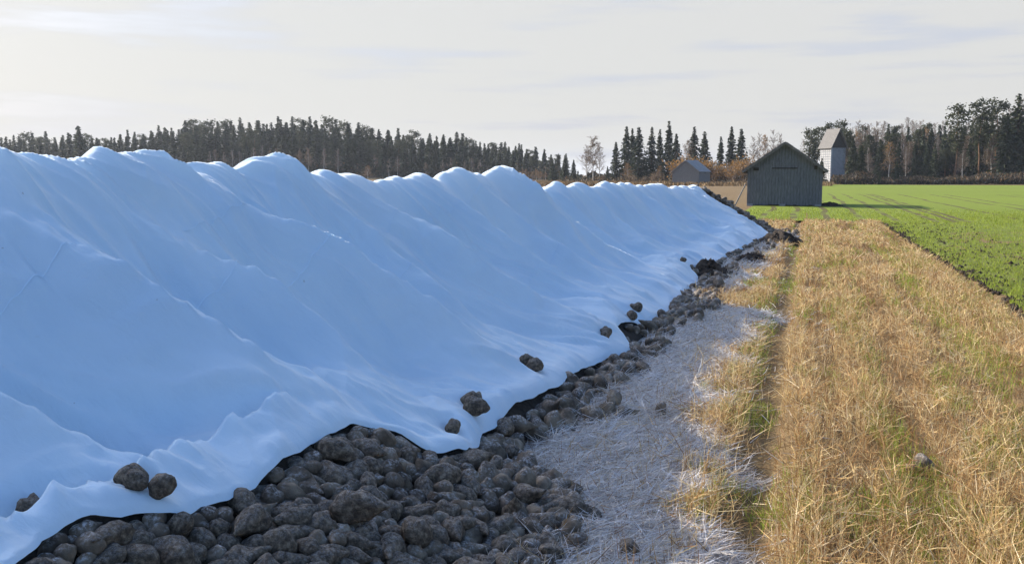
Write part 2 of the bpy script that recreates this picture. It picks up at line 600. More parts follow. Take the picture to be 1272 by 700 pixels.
def facet(u, v, seed):
    """piecewise-flat relief: taut cloth planes meeting in creases"""
    i = np.floor(u).astype(int); j = np.floor(v).astype(int)
    fu = u - i; fv = v - j

    def h(a, b): return _A[_P[(_P[(i + a + seed * 31) & 511] + j + b + seed * 7) & 511]] / np.pi - 1
    lo = fu + fv < 1
    return np.where(lo, h(0, 0) + (h(1, 0) - h(0, 0)) * fu + (h(0, 1) - h(0, 0)) * fv,
                    h(1, 1) + (h(0, 1) - h(1, 1)) * (1 - fu) + (h(1, 0) - h(1, 1)) * (1 - fv))


def make_folds():
    r = np.random.default_rng(21)
    F = []
    # general down-slope creases
    for k in range(560):
        y = 2.3 + 33 * r.random() ** 1.7
        xc = float(crest_x(y)); xh = float(hem_x(np.array(y)))
        t0 = r.uniform(0.0, 0.9)
        L = r.uniform(0.4, 1.7)
        x0 = xh + (xc - xh) * t0
        x1 = max(x0 - L, xc - 0.2)
        y1 = y - abs(x1 - x0) * r.normal(0.28, 0.28)
        F.append((x0, y, x1, y1, r.uniform(0.004, 0.017) * (1 + y / 25), r.uniform(0.022, 0.06) * (1 + y / 18), r.normal(0, 0.08)))
    # fans: creases radiating from where the sheet is held
    foci = [(-2.75, 5.4, 1.0), (-2.45, 6.3, .8), (-2.3, 8.5, .9), (-2.75, 3.9, .8), (-2.85, 3.15, .8), (-3.6, 5.15, .8), (-2.1, 11.0, .9), (-5.0, 5.2, .6), (-5.1, 6.6, .8), (-5.15, 8.7, .8),
            (-5.0, 16.4, 1.0), (-2.1, 18.2, 1.0), (-3.0, 7.9, .6), (-3.7, 10.5, .8), (-4.6, 21.6, .9), (-2.2, 14.3, .8), (-2.0, 22.2, .8), (-4.5, 26.6, .9), (-1.6, 29, .9)]
    for (fx, fy, s) in foci:
        n = 7
        down = fx < -4.4
        for k in range(n):
            an = (k - (n - 1) / 2) / (n - 1) * 1.9 + r.normal(0, 0.09)
            L = r.uniform(0.5, 1.3) * s * (1 + fy / 25)
            sg = 1 if down else -1
            dx = sg * math.cos(an); dy = math.sin(an)
            st = r.uniform(0.03, 0.15)
            F.append((fx + dx * st, fy + dy * st, fx + dx * L, fy + dy * L, r.uniform(0.008, 0.022) * s * (1 + fy / 30), r.uniform(0.022, 0.045) * (1 + fy / 20), r.normal(0, 0.10)))
    # small puckers along the hem
    for k in range(120):
        y = 2.3 + 31 * r.random() ** 1.5
        xh = float(hem_x(np.array(y)))
        L = r.uniform(0.15, 0.5)
        F.append((xh + 0.02, y, xh - L, y + r.normal(0, 0.22) * L / 0.3, r.uniform(0.003, 0.011) * (1 + y / 30), r.uniform(0.018, 0.035) * (1 + y / 16), 0))
    return F


FOLDS = make_folds()


def tarp_z(X, Y):
    z = bil(Z, X, Y)
    d = hem_x(Y) - X
    # rolled, doubled hem that stands up in places
    lift = 0.012 + 0.045 * np.exp(-((Y - 6.9) / 1.3) ** 2) * np.exp(-((d - 0.10) / 0.09) ** 2)
    lift = lift + 0.07 * np.exp(-((Y - 3.45) / 0.30) ** 2) * np.exp(-((d - 0.13) / 0.10) ** 2)
    lift = lift + 0.05 * np.exp(-((Y - 10.7) / 0.5) ** 2) * np.exp(-((d - 0.1) / 0.12) ** 2)
    lift = lift + 0.012 * (0.5 + noise(Y * 1.9, Y * 0 + 40.5)) * np.exp(-((d - 0.08) / 0.07) ** 2)
    # pockets where beets hold it down
    for (px, py, pr, pd) in POCKETS:
        lift = lift - pd * np.exp(-((X - px) ** 2 + (Y - py) ** 2) / pr ** 2)
    z = z + lift
    inside = sstep(-0.05, 0.15, d)
    z = z + inside * (0.030 * noise(X * 0.9 + 3, Y * 0.9) + 0.012 * noise(X * 2.1, Y * 2.6 + 8))
    sc = 1 / (1 + 0.03 * np.clip(Y - 6, 0, 30))
    wx = X + 0.30 * noise(X * 1.1, Y * 1.1 + 5); wy = Y + 0.30 * noise(X * 1.1 + 9, Y * 1.1)
    tt = d / np.maximum(hem_x(Y) - crest_x(Y), .5)
    ins2 = sstep(0.0, 0.35, d) * (1 - 0.85 * sstep(0.80, 1.0, tt) * sstep(8, 11, Y))
    # taut folds running down the slope, leaning with the spurs; far flank steeper
    lean = 0.42 + 0.25 * noise(X * .12 + 4, Y * .22)
    q = wy - lean * (wx + 3.5)
    q = q + 0.10 * noise(X * .8, Y * 1.6 + 60)

    def fold(f, g, k, sharp):
        n_ = noise(X * g + k, q * f * sc ** .5 + 1.7 * k)
        return np.clip(1 - np.sqrt(n_ * n_ + .0012) * sharp * 1.2, 0, 1) ** 1.25
    m1 = 0.35 + 0.65 * sstep(-.35, .35, noise(X * .5 + 70, Y * .5))
    m2 = sstep(-.25, .3, noise(X * .8 + 90, Y * .8))
    z = z - 0.05 * ins2 + ins2 * (0.14 * m1 * fold(1.05, .28, 3, 2.1) + 0.065 * fold(2.3, .45, 11, 2.0) * m2 + 0.034 * fold(5.5, .9, 23, 1.8) * (1.25 - m1) + 0.014 * fold(11, 1.6, 37, 1.7) * (.25 + m2))
    z = z + 0.035 * ins2 * facet(wx * 0.95, (wy - 0.4 * wx) * 1.7 * sc, 1) / sc ** .5
    z = z + 0.014 * ins2 * facet(wx * 1.7 + 3, (wy - 0.45 * wx) * 4.1 * sc, 2)
    flat = z.ravel().copy(); Xr = X.ravel(); Yr = Y.ravel()
    order = np.argsort(Yr, kind='stable'); Ys = Yr[order]
    for (x0, y0, x1, y1, a, w, c) in FOLDS:
        m = 5 * w + abs(c)
        lo, hi = np.searchsorted(Ys, [min(y0, y1) - m, max(y0, y1) + m])
        if hi <= lo: continue
        idx = order[lo:hi]
        xx = Xr[idx]; yy = Yr[idx]
        L = math.hypot(x1 - x0, y1 - y0)
        if L < 1e-3: continue
        ux, uy = (x1 - x0) / L, (y1 - y0) / L
        s = ((xx - x0) * ux + (yy - y0) * uy) / L
        q = -(xx - x0) * uy + (yy - y0) * ux - c * np.sin(np.pi * np.clip(s, 0, 1))
        env = sstep(-0.05, 0.22, s) * sstep(1.05, 0.55, s) if False else np.clip(sstep(-0.05, 0.22, s) - sstep(0.5, 1.05, s), 0, 1)
        flat[idx] += 1.5 * a * env * np.exp(-np.sqrt(q * q + (0.3 * w) ** 2) / w + 0.3)
    return flat.reshape(X.shape)


POCKETS = [(-2.90, 3.63, .15, .06), (-2.33, 6.70, .16, .05), (-2.30, 6.18, .1, .04), (-2.41, 8.54, .16, .05), (-2.16, 10.85, .14, .04), (-3.30, 3.40, .12, .04), (-2.16, 12.8, .2, .05)]


def surf_z(X, Y):
    """top of whatever lies there: fleece inside the hem, bare heap outside"""
    X = np.atleast_1d(np.asarray(X, float)); Y = np.atleast_1d(np.asarray(Y, float))
    return tarp_z(X, Y)


# shade of the heap in the earlier, frosty hours
def heap_shade(X, Y, az, el):
    dx, dy = math.sin(az), math.cos(az)
    sh = np.full(np.shape(X), -1.0)
    for s in np.arange(0.4, 7.5, 0.14):
        zz = bil(Z, X + dx * s, Y + dy * s)
        inb = (X + dx * s < -0.9) & (Y + dy * s < 37) & (Y + dy * s > -4)
        sh = np.maximum(sh, np.where(inb, zz - s * math.tan(el), -1))
    return sh


# ------------------------------------------------------------------ ground
def ground_z(X, Y):
    X = np.asarray(X, float); Y = np.asarray(Y, float)
    near = sstep(75, 40, Y) if False else 1 - sstep(40, 75, Y)
    z = 0.02 * noise(X * .45, Y * .3 + 2) * near
    wob = 0.05 * noise(X * 0 + 5, Y * .35)
    rut1 = np.exp(-((X + 0.27 + wob) / 0.17) ** 2)
    rut2 = np.exp(-((X - 1.84 + wob) / 0.14) ** 2)
    z = z - (0.085 * rut1 + 0.05 * rut2) * near
    z = z + 0.03 * np.exp(-((X - 0.02 + wob) / 0.12) ** 2) * near
    z = z + 0.014 * noise(X * 3.1, Y * 3.1) * near
    z = z - 0.07 * np.exp(-((X - 3.12) / 0.16) ** 2) * (1 - sstep(40, 46, Y))
    return z


def far_rise(X, Y):
    """terrain: flat fields, low wooded rise at the far left, gentle rise under the right wood"""
    d = X * (-math.sin(YAW)) + Y * math.cos(YAW)
    r = X * math.cos(YAW) + Y * math.sin(YAW)
    b = r / np.maximum(d, 1)
    hill = sstep(285, 360, d) * (3.0 * np.exp(-((b + 0.24) / 0.17) ** 2) + 0.3)
    right = sstep(222, 270, d) * sstep(0.25, 0.36, b) * 1.6
    return np.where(d > 0, hill + right, 0)


def build_ground():
    xs = np.unique(np.concatenate([-np.geomspace(3, 3000, 60)[::-1], np.arange(-3, 5, 0.07), np.geomspace(5, 3000, 70)]))
    ys = np.unique(np.concatenate([-np.geomspace(2, 2500, 18)[::-1], np.arange(-2, 3, .5), np.arange(3, 14, 0.07), np.arange(14, 30, .16), np.arange(30, 80, 0.7), np.geomspace(80, 3500, 80)]))
    Yg, Xg = np.meshgrid(ys, xs, indexing='ij')
    Zg = ground_z(Xg, Yg) + far_rise(Xg, Yg)
    sh = heap_shade(Xg, Yg, math.radians(-72.5), math.radians(24.6))
    frost = np.where((Xg < 1.5) & (Xg > -3.2) & (Yg > 0) & (Yg < 38), sstep(-0.12, 0.06, sh + 0.18 * fbm(Xg * 1.6, Yg * 1.6, 3)), 0)
    nx, ny = len(xs), len(ys)
    idx = np.arange(nx * ny).reshape(ny, nx)
    F = np.stack([idx[:-1, :-1], idx[:-1, 1:], idx[1:, 1:], idx[1:, :-1]], -1).reshape(-1, 4)
    m, t, b = principled('stubble_ground', 0.95, 0.1)
    co = objco(t)
    n = texnoise(t, 3.0, 8, 0.65, co)
    n2 = texnoise(t, 45, 4, 0.7, co)
    n3 = texnoise(t, 0.05, 3, 0.5, co)
    soil = ramp(t, n, [(0.3, (0.06, 0.038, 0.02)), (0.52, (0.14, 0.088, 0.042)), (0.75, (0.26, 0.17, 0.08))])
    n4 = texnoise(t, 130, 3, 0.7, co)
    soil = mixc(t, ramp(t, n2, [(0.42, (0, 0, 0)), (0.6, (.75, .75, .75))]), soil, (0.34, 0.23, 0.11))
    soil = mixc(t, ramp(t, n4, [(0.45, (.6, .6, .6)), (0.58, (0, 0, 0))]), soil, (0.05, 0.033, 0.02))
    soil = mixc(t, mathn(t, 'MULTIPLY', n3, 0.4), soil, (0.20, 0.15, 0.07))
    fa = N(t, 'ShaderNodeAttribute'); fa.attribute_name = 'frost'
    fn = N(t, 'ShaderNodeMapRange'); fn.inputs['From Min'].default_value = 0.32; fn.inputs['From Max'].default_value = 0.62
    t.links.new(texnoise(t, 22, 5, 0.7, co), fn.inputs['Value'])
    ff = mathn(t, 'MULTIPLY', fa.outputs['Fac'], fn.outputs[0])
    c = mixc(t, mathn(t, 'MULTIPLY', ff, 0.75), soil, (0.52, 0.53, 0.55))
    t.links.new(c, b.inputs['Base Color'])
    bump(t, b, n2, 0.7, 0.02)
    me = np_mesh('ground', np.stack([Xg, Yg, Zg], -1).reshape(-1, 3), F, m, True, {'frost': frost.ravel()})
    tag(link('ground', me), kind='structure')


build_ground()

# green winter-rye field: right of the stubble strip and across its far end
TRAM = [-2.0, -0.55, 1.0, 2.55, 4.0, 5.6, 6.4, 6.9]


def field_edge_x(Y):
    return 3.22 + 0.15 * noise(Y * 0.8, Y * 0 + 1.3) + 0.04 * noise(Y * 2.7, Y * 0 + 4.3)


def far_edge_y(X):
    return 46.0 + 0.4 * noise(X * 0.5, X * 0 + 2.2)


def build_field():
    m, t, b = principled('rye_field', 0.9, 0.1)
    co = objco(t)
    n = texnoise(t, 4.5, 6, 0.65, co)
    n2 = texnoise(t, 30, 3, 0.6, co)
    nb = texnoise(t, 0.06, 4, 0.55, co)
    soil = ramp(t, n, [(0.3, (0.030, 0.020, 0.014)), (0.7, (0.09, 0.062, 0.042))])
    sp = N(t, 'ShaderNodeSeparateXYZ'); t.links.new(co, sp.inputs[0])
    # sown rows along Y, plus share of ground covered by leaves
    cov = N(t, 'ShaderNodeMapRange', interpolation_type='SMOOTHSTEP')
    cov.inputs['From Min'].default_value = 18; cov.inputs['From Max'].default_value = 70
    cov.inputs['To Min'].default_value = 0.55; cov.inputs['To Max'].default_value = 0.97
    t.links.new(sp.outputs['Y'], cov.inputs['Value'])
    pn = N(t, 'ShaderNodeMapRange'); pn.inputs['From Min'].default_value = 0.3; pn.inputs['From Max'].default_value = 0.6
    t.links.new(n2, pn.inputs['Value'])
    green = mixc(t, nb, (0.135, 0.19, 0.018), (0.20, 0.25, 0.03))
    c = mixc(t, mathn(t, 'MULTIPLY', cov.outputs[0], mathn(t, 'ADD', mathn(t, 'MULTIPLY', pn.outputs[0], 0.45), 0.55)), soil, green)
    # tramlines (wheel tracks left unsown)
    tot = None
    for tx in TRAM + [9.5, 12.5, 13.9, 19, 20.4, 28, 29.5, 40, 41.5]:
        for off in (0,):
            # slightly wandering stripe
            w = mathn(t, 'ADD', mathn(t, 'SUBTRACT', sp.outputs['X'], tx), mathn(t, 'MULTIPLY', mathn(t, 'SUBTRACT', texnoise(t, 0.07, 2, 0.5, co), 0.5), 1.2))
            k = mathn(t, 'LESS_THAN', mathn(t, 'ABSOLUTE', w), 0.16)
            tot = k if tot is None else mathn(t, 'MAXIMUM', tot, k)
    ymask = mathn(t, 'MULTIPLY', mathn(t, 'GREATER_THAN', sp.outputs['Y'], 46.5), mathn(t, 'LESS_THAN', sp.outputs['Y'], 112))
    ragged = N(t, 'ShaderNodeMapRange'); ragged.inputs['From Min'].default_value = 0.38; ragged.inputs['From Max'].default_value = 0.52
    t.links.new(texnoise(t, 0.35, 4, 0.6, co), ragged.inputs['Value'])
    c = mixc(t, mathn(t, 'MULTIPLY', mathn(t, 'MULTIPLY', tot, ymask), mathn(t, 'MULTIPLY', ragged.outputs[0], 0.8)), c, (0.075, 0.05, 0.03))
    t.links.new(c, b.inputs['Base Color'])
    bump(t, b, n, 0.8, 0.05)
    # grid: strip right of the stubble (Y -5..46) joined with the far block (Y 46..215)
    V = []; F = []
    ys = np.concatenate([np.arange(-6, 8, 2.0), np.arange(8, 46, 0.35)])
    ss = np.concatenate([np.arange(0, 2, .09), np.arange(2, 12, 0.4), np.geomspace(12, 260, 24)])
    Yg, S = np.meshgrid(ys, ss, indexing='ij')
    Xg = field_edge_x(Yg) + S
    Zg = 0.012 + 0.03 * fbm(Xg * 2.2, Yg * 2.2, 3) * (S < 12) * (1 - sstep(30, 45, Yg)) - 0.06 * np.exp(-(S / 0.12) ** 2)
    me_parts = []

    def addgrid(Xg, Yg, Zg):
        k = sum(len(a) for a in V)
        V.append(np.stack([Xg, Yg, Zg], -1).reshape(-1, 3))
        ny, nx = Xg.shape
        idx = np.arange(nx * ny).reshape(ny, nx) + k
        F.append(np.stack([idx[:-1, :-1], idx[:-1, 1:], idx[1:, 1:], idx[1:, :-1]], -1).reshape(-1, 4))
    addgrid(Xg, Yg, Zg)
    xs = np.concatenate([np.arange(-3.4, 8, 0.5), np.geomspace(8, 263, 40)])
    q = np.linspace(0, 1, 70) ** 1.4
    Q, Xg = np.meshgrid(q, xs, indexing='ij')
    y0 = np.where(Xg < 3.2, far_edge_y(Xg), 45.66)
    y1 = 214 + 5 * noise(Xg * .05, Xg * 0 + 7)
    Yg = y0 + (y1 - y0) * Q
    Zg = 0.016 + 0.0 * Yg
    addgrid(Xg, Yg, Zg)
    o = link('crop_field', np_mesh('crop_field', np.concatenate(V), np.concatenate(F), m, True))
    tag(o, kind='structure')


build_field()


# ------------------------------------------------------------------ the heap and its cover
def build_heap():
    # bare core of the heap: dark soil between the beets
    xs = np.concatenate([np.arange(-9, -5.5, 0.25), np.arange(-5.5, -1.0, 0.07)])
    ys = np.concatenate([np.arange(-4.2, 2.4, .3), np.arange(2.4, 9, .07), np.arange(9, 38.6, .14)])
    Yg, Xg = np.meshgrid(ys, xs, indexing='ij')
    Zg = heap_h(Xg, Yg)
    inside = (Xg < hem_x(Yg) - 0.05)
    Zg = np.where(inside, Zg - 0.10, Zg - 0.085 + 0.02 * noise(Xg * 9, Yg * 9))
    Zg = np.where(Zg < 0.0, -0.16, Zg)
    ny, nx = Xg.shape
    idx = np.arange(nx * ny).reshape(ny, nx)
    F = np.stack([idx[:-1, :-1], idx[:-1, 1:], idx[1:, 1:], idx[1:, :-1]], -1).reshape(-1, 4)
    o = link('heap_core', np_mesh('heap_core', np.stack([Xg, Yg, Zg], -1).reshape(-1, 3), F, M['soil'], True))
    tag(o, 'long dark heap of soil and beets lying beneath the white cover', 'heap', kind='stuff')

    # the fleece sheet
    ys = np.concatenate([np.arange(-3.4, 2.2, 0.2), np.arange(2.2, 9, 0.021), np.arange(9, 14, 0.034), np.arange(14, 22, .055), np.arange(22, 37.3, .09)])
    ta = np.concatenate([np.linspace(0, 0.03, 5), np.linspace(0.03, 1.12, 170)[1:], np.linspace(1.12, 1.95, 30)[1:]])
    Yg, T = np.meshgrid(ys, ta, indexing='ij')
    hx = hem_x(Yg)
    Xg = hx + (crest_x(Yg) - hx) * T
    # the far end hem runs obliquely down the end slope
    Zg = tarp_z(Xg, Yg)
    endcut = (Yg > 35.3 - 0.0 * T)
    Zg = np.where(T > 1.85, np.minimum(Zg, 0.1), Zg)
    # turn the very edge down over the beets
    Zg[:, 0] -= 0.02
    ny, nx = Xg.shape
    idx = np.arange(nx * ny).reshape(ny, nx)
    F = np.stack([idx[:-1, :-1], idx[1:, :-1], idx[1:, 1:], idx[:-1, 1:]], -1).reshape(-1, 4)
    # trim the far end raggedly so that bare heap shows
    yc = (Yg[:-1, :-1]).ravel(); tc = T[:-1, :-1].ravel()
    keep = yc < 35.6 + 0.8 * (tc - 0.3) + 0.15 * noise(tc * 9, tc * 0 + 2)
    F = F[keep]
    me = np_mesh('fleece_cover', np.stack([Xg, Yg, Zg], -1).reshape(-1, 3), F, M['tarp'], True)
    root = empty('heap_cover', (0, 0, 0))
    tag(root, 'huge white fleece sheet draped in folds over the long beet heap', 'tarp')
    o = link('fleece_sheet', me, root)
    # sewn seams running along the sheet
    for (tt, ya, yb) in ((0.62, 2.4, 9.6), (0.80, 6.3, 18.0), (0.45, 11, 30)):
        yy = np.arange(ya, yb, 0.03)
        t_ = tt + 0.06 * np.sin(yy * 0.55) + 0.02 * np.sin(yy * 1.9)
        xx = hem_x(np.full_like(yy, 0) + yy) * 0 + np.interp(yy, HEM[:, 0], HEM[:, 1])
        xx = xx + (crest_x(yy) - xx) * t_
        zz = tarp_z(xx, yy) + 0.0055
        w = 0.006
        P = np.stack([xx, yy, zz], -1)
        nrm = np.array([0.55, 0, 0.83]); side = np.array([0.83, 0, -0.55])
        A = P + side * w; B = P + nrm * 0.005; C = P - side * w
        V = np.stack([A, B, C], 1).reshape(-1, 3)
        n = len(yy); i = np.arange(n - 1) * 3
        F2 = np.concatenate([np.stack([i, i + 3, i + 4, i + 1], -1), np.stack([i + 1, i + 4, i + 5, i + 2], -1)])
        link('seam', np_mesh('seam', V, F2, M['tarp'], True), root)


build_heap()


# ------------------------------------------------------------------ sugar beets
def beet_mesh(seed, blunt=False):
    r = np.random.default_rng(seed)
    nu, nv = 16, 14
    L = r.uniform(1.2, 1.95)
    prof_s = np.array([0, .05, .13, .27, .42, .58, .74, .88, 1.0])
    prof_r = np.array([0.16, .31, .42, .50, .48, .39, .25, .12, .03])
    prof_r = prof_r * r.uniform(0.9, 1.1, 9)
    if blunt:
        L = r.uniform(1.1, 1.35); prof_r = np.array([0.18, .33, .43, .50, .49, .44, .36, .24, .06])
    s = np.linspace(0, 1, nv)
    rad = np.interp(s, prof_s, prof_r)
    V = []
    off = r.uniform(0, 50)
    fl = r.uniform(0.78, 0.98)
    bx, by = r.normal(0, .07, 2)
    for i in range(nv):
        for k in range(nu):
            a = 2 * math.pi * k / nu
            g = 1 - 0.10 * math.exp(-((math.sin(a)) / 0.35) ** 2) * (1 if 0.2 < s[i] < 0.8 else 0)
            q = rad[i] * g * (1 + 0.30 * float(noise(off + math.cos(a) * 1.1 + s[i] * 2.3, off * .7 + math.sin(a) * 1.1 - s[i] * 1.7)))
            V.append((q * math.cos(a) + bx * math.sin(s[i] * 3), q * math.sin(a) * fl + by * math.sin(s[i] * 3), (0.42 - s[i]) * L))
    F = []
    for i in range(nv - 1):
        for k in range(nu):
            j = (k + 1) % nu
            F.append((i * nu + k, (i + 1) * nu + k, (i + 1) * nu + j, i * nu + j))
    F4 = np.array(F)
    c0 = len(V); V.append((0, 0, 0.42 * L)); V.append((0, 0, -0.58 * L))
    T3 = np.array([(c0, k, (k + 1) % nu) for k in range(nu)] + [(c0 + 1, (nv - 1) * nu + (k + 1) % nu, (nv - 1) * nu + k) for k in range(nu)])
    return np_mesh('beet', np.array(V), [F4, T3], M['beet'], True)


BEETS = [beet_mesh(100 + k) for k in range(18)]
ROUND = [beet_mesh(140 + k, True) for k in range(5)]


def pack(P, R, base, iters=64, grav=0.014):
    """settle touching balls of radius R onto the surface base(x, y)"""
    P = P.copy()
    n = len(P)
    for it in range(iters):
        P[:, 2] -= grav * (1 if it < iters * .7 else 0.3)
        D = P[:, None, :] - P[None, :, :]
        dist = np.sqrt((D ** 2).sum(-1)) + 1e-6
        ov = (R[:, None] + R[None, :]) * 0.93 - dist
        np.fill_diagonal(ov, 0)
        ov = np.clip(ov, 0, None)
        P += (D / dist[..., None] * ov[..., None] * 0.28).sum(1)
        zb = base(P[:, 0], P[:, 1]) + R * 0.75
        P[:, 2] = np.maximum(P[:, 2], zb)
    return P


def exposed_base(x, y):
    return np.maximum(heap_h(x, y) - 0.10, ground_z(x, y))


def rest_base(x, y):
    x = np.asarray(x); y = np.asarray(y)
    return np.where(x < hem_x(y), -0.2 + heap_h(x, y), np.maximum(heap_h(x, y) - 0.10, ground_z(x, y)))


BL = []   # (pos, radius, group key)


def gather_beets():
    r = np.random.default_rng(5)
    # near spill in front of the cover
    pts = []; rad = []
    tries = 0
    while len(pts) < 680 and tries < 60000:
        tries += 1
        y = r.uniform(2.3, 6.75); x = r.uniform(-3.1, -1.25)
        hx = float(hem_x(np.array(y)))
        if x < hx - 0.12 or x > float(toe_x(y)) + r.normal(0.0, 0.07): continue
        if y > 6.15 and x > -1.95 + r.normal(0, .05): continue
        rr = float(np.clip(r.normal(0.065, 0.015), 0.034, 0.1))
        lay = r.choice([0.0, 0.05, 0.10])
        z = float(exposed_base(x, y)) + rr + lay
        ok = True
        for (q, r2) in zip(pts, rad):
            if (q[0] - x) ** 2 + (q[1] - y) ** 2 + (q[2] - z) ** 2 < (0.72 * (rr + r2)) ** 2: ok = False; break
        if ok: pts.append((x, y, z)); rad.append(rr)
    P = pack(np.array(pts), np.array(rad), exposed_base)
    hx = hem_x(P[:, 1])
    for p, q, h_ in zip(P, rad, hx):
        if p[0] < h_ - 0.035: continue
        if p[0] < h_:      # tucked under the sheet: sink below it
            p[2] = min(p[2], float(tarp_z(np.array([p[0]]), np.array([p[1]]))[0]) - q * 1.45 - 0.03)
        BL.append((p, q, 'spill'))
    # strings of beets along the hem further away
    clusters = [(-1.98, 6.9, .12, .25, 9), (-1.95, 7.5, .15, .3, 14), (-1.85, 8.0, .22, .22, 20), (-1.98, 8.5, .12, .2, 10), (-1.75, 8.25, .35, .12, 12), (-1.9, 9.2, .12, .35, 16), (-1.72, 9.7, .12, .2, 14), (-1.9, 10.1, .08, .3, 9),
                (-1.55, 9.9, .12, .10, 5), (-1.72, 11.2, .1, .22, 12), (-1.62, 11.7, .12, .15, 8), (-1.8, 12.4, .1, .3, 10), (-1.75, 13.2, .12, .4, 12), (-1.6, 13.9, .14, .4, 16), (-1.5, 14.9, .15, .45, 18), (-1.4, 15.6, .15, .3, 12), (-1.5, 16.5, .16, .4, 14),
                (-1.45, 17.5, .16, .4, 12), (-1.55, 18.6, .16, .5, 14), (-1.5, 20.0, .18, .5, 12), (-1.4, 22.5, .18, .7, 12), (-1.2, 25, .18, .8, 12), (-.95, 28, .2, .9, 12), (-0.8, 31, .2, .9, 14)]
    pts = []; rad = []
    for (cx, cy, sx, sy, n) in clusters:
        for k in range(int(n * (.55 if cy < 13 else .6))):
            rr = float(np.clip(r.normal(0.068, 0.013), 0.04, 0.1))
            y = cy + r.normal(0, sy); x = max(cx - .06 + r.normal(0, sx * .75), float(hem_x(np.array(y))) + 0.02)
            pts.append((x, y, float(exposed_base(x, y)) + rr + 0.04 * r.random())); rad.append(rr)
    yy = 6.3
    while yy < 32:          # a loose line of beets peeping out under the hem
        if noise(np.array(yy * .9), np.array(2.2)) > -.3:
            rr = float(np.clip(r.normal(0.062, 0.013), 0.035, 0.09))
            x = float(hem_x(np.array(yy))) + r.uniform(-.02, .09)
            pts.append((x, yy, float(exposed_base(x, yy)) + rr)); rad.append(rr)
        yy += r.uniform(.03, .10) * (1 + yy / 30)
    P = pack(np.array(pts), np.array(rad), rest_base, 60)
    for p, q in zip(P, rad):
        x, y = p[0], p[1]
        if x < float(hem_x(np.array(y))) - .02: continue
        BL.append((p, q, 'edge'))


gather_beets()


def beet_obj(p, q, r, flat=False):
    o = link('sugar_beet', ROUND[int(r.integers(len(ROUND)))] if flat else BEETS[int(r.integers(len(BEETS)))])
    o.location = tuple(p)
    th = r.uniform(0, 2 * math.pi)
    tilt = r.normal(1.57, 0.2) if flat else r.normal(1.25, 0.45)
    o.rotation_euler = (tilt, r.uniform(0, 6.28), th)
    s = q * 2.0
    o.scale = (s, s, s)
    return o


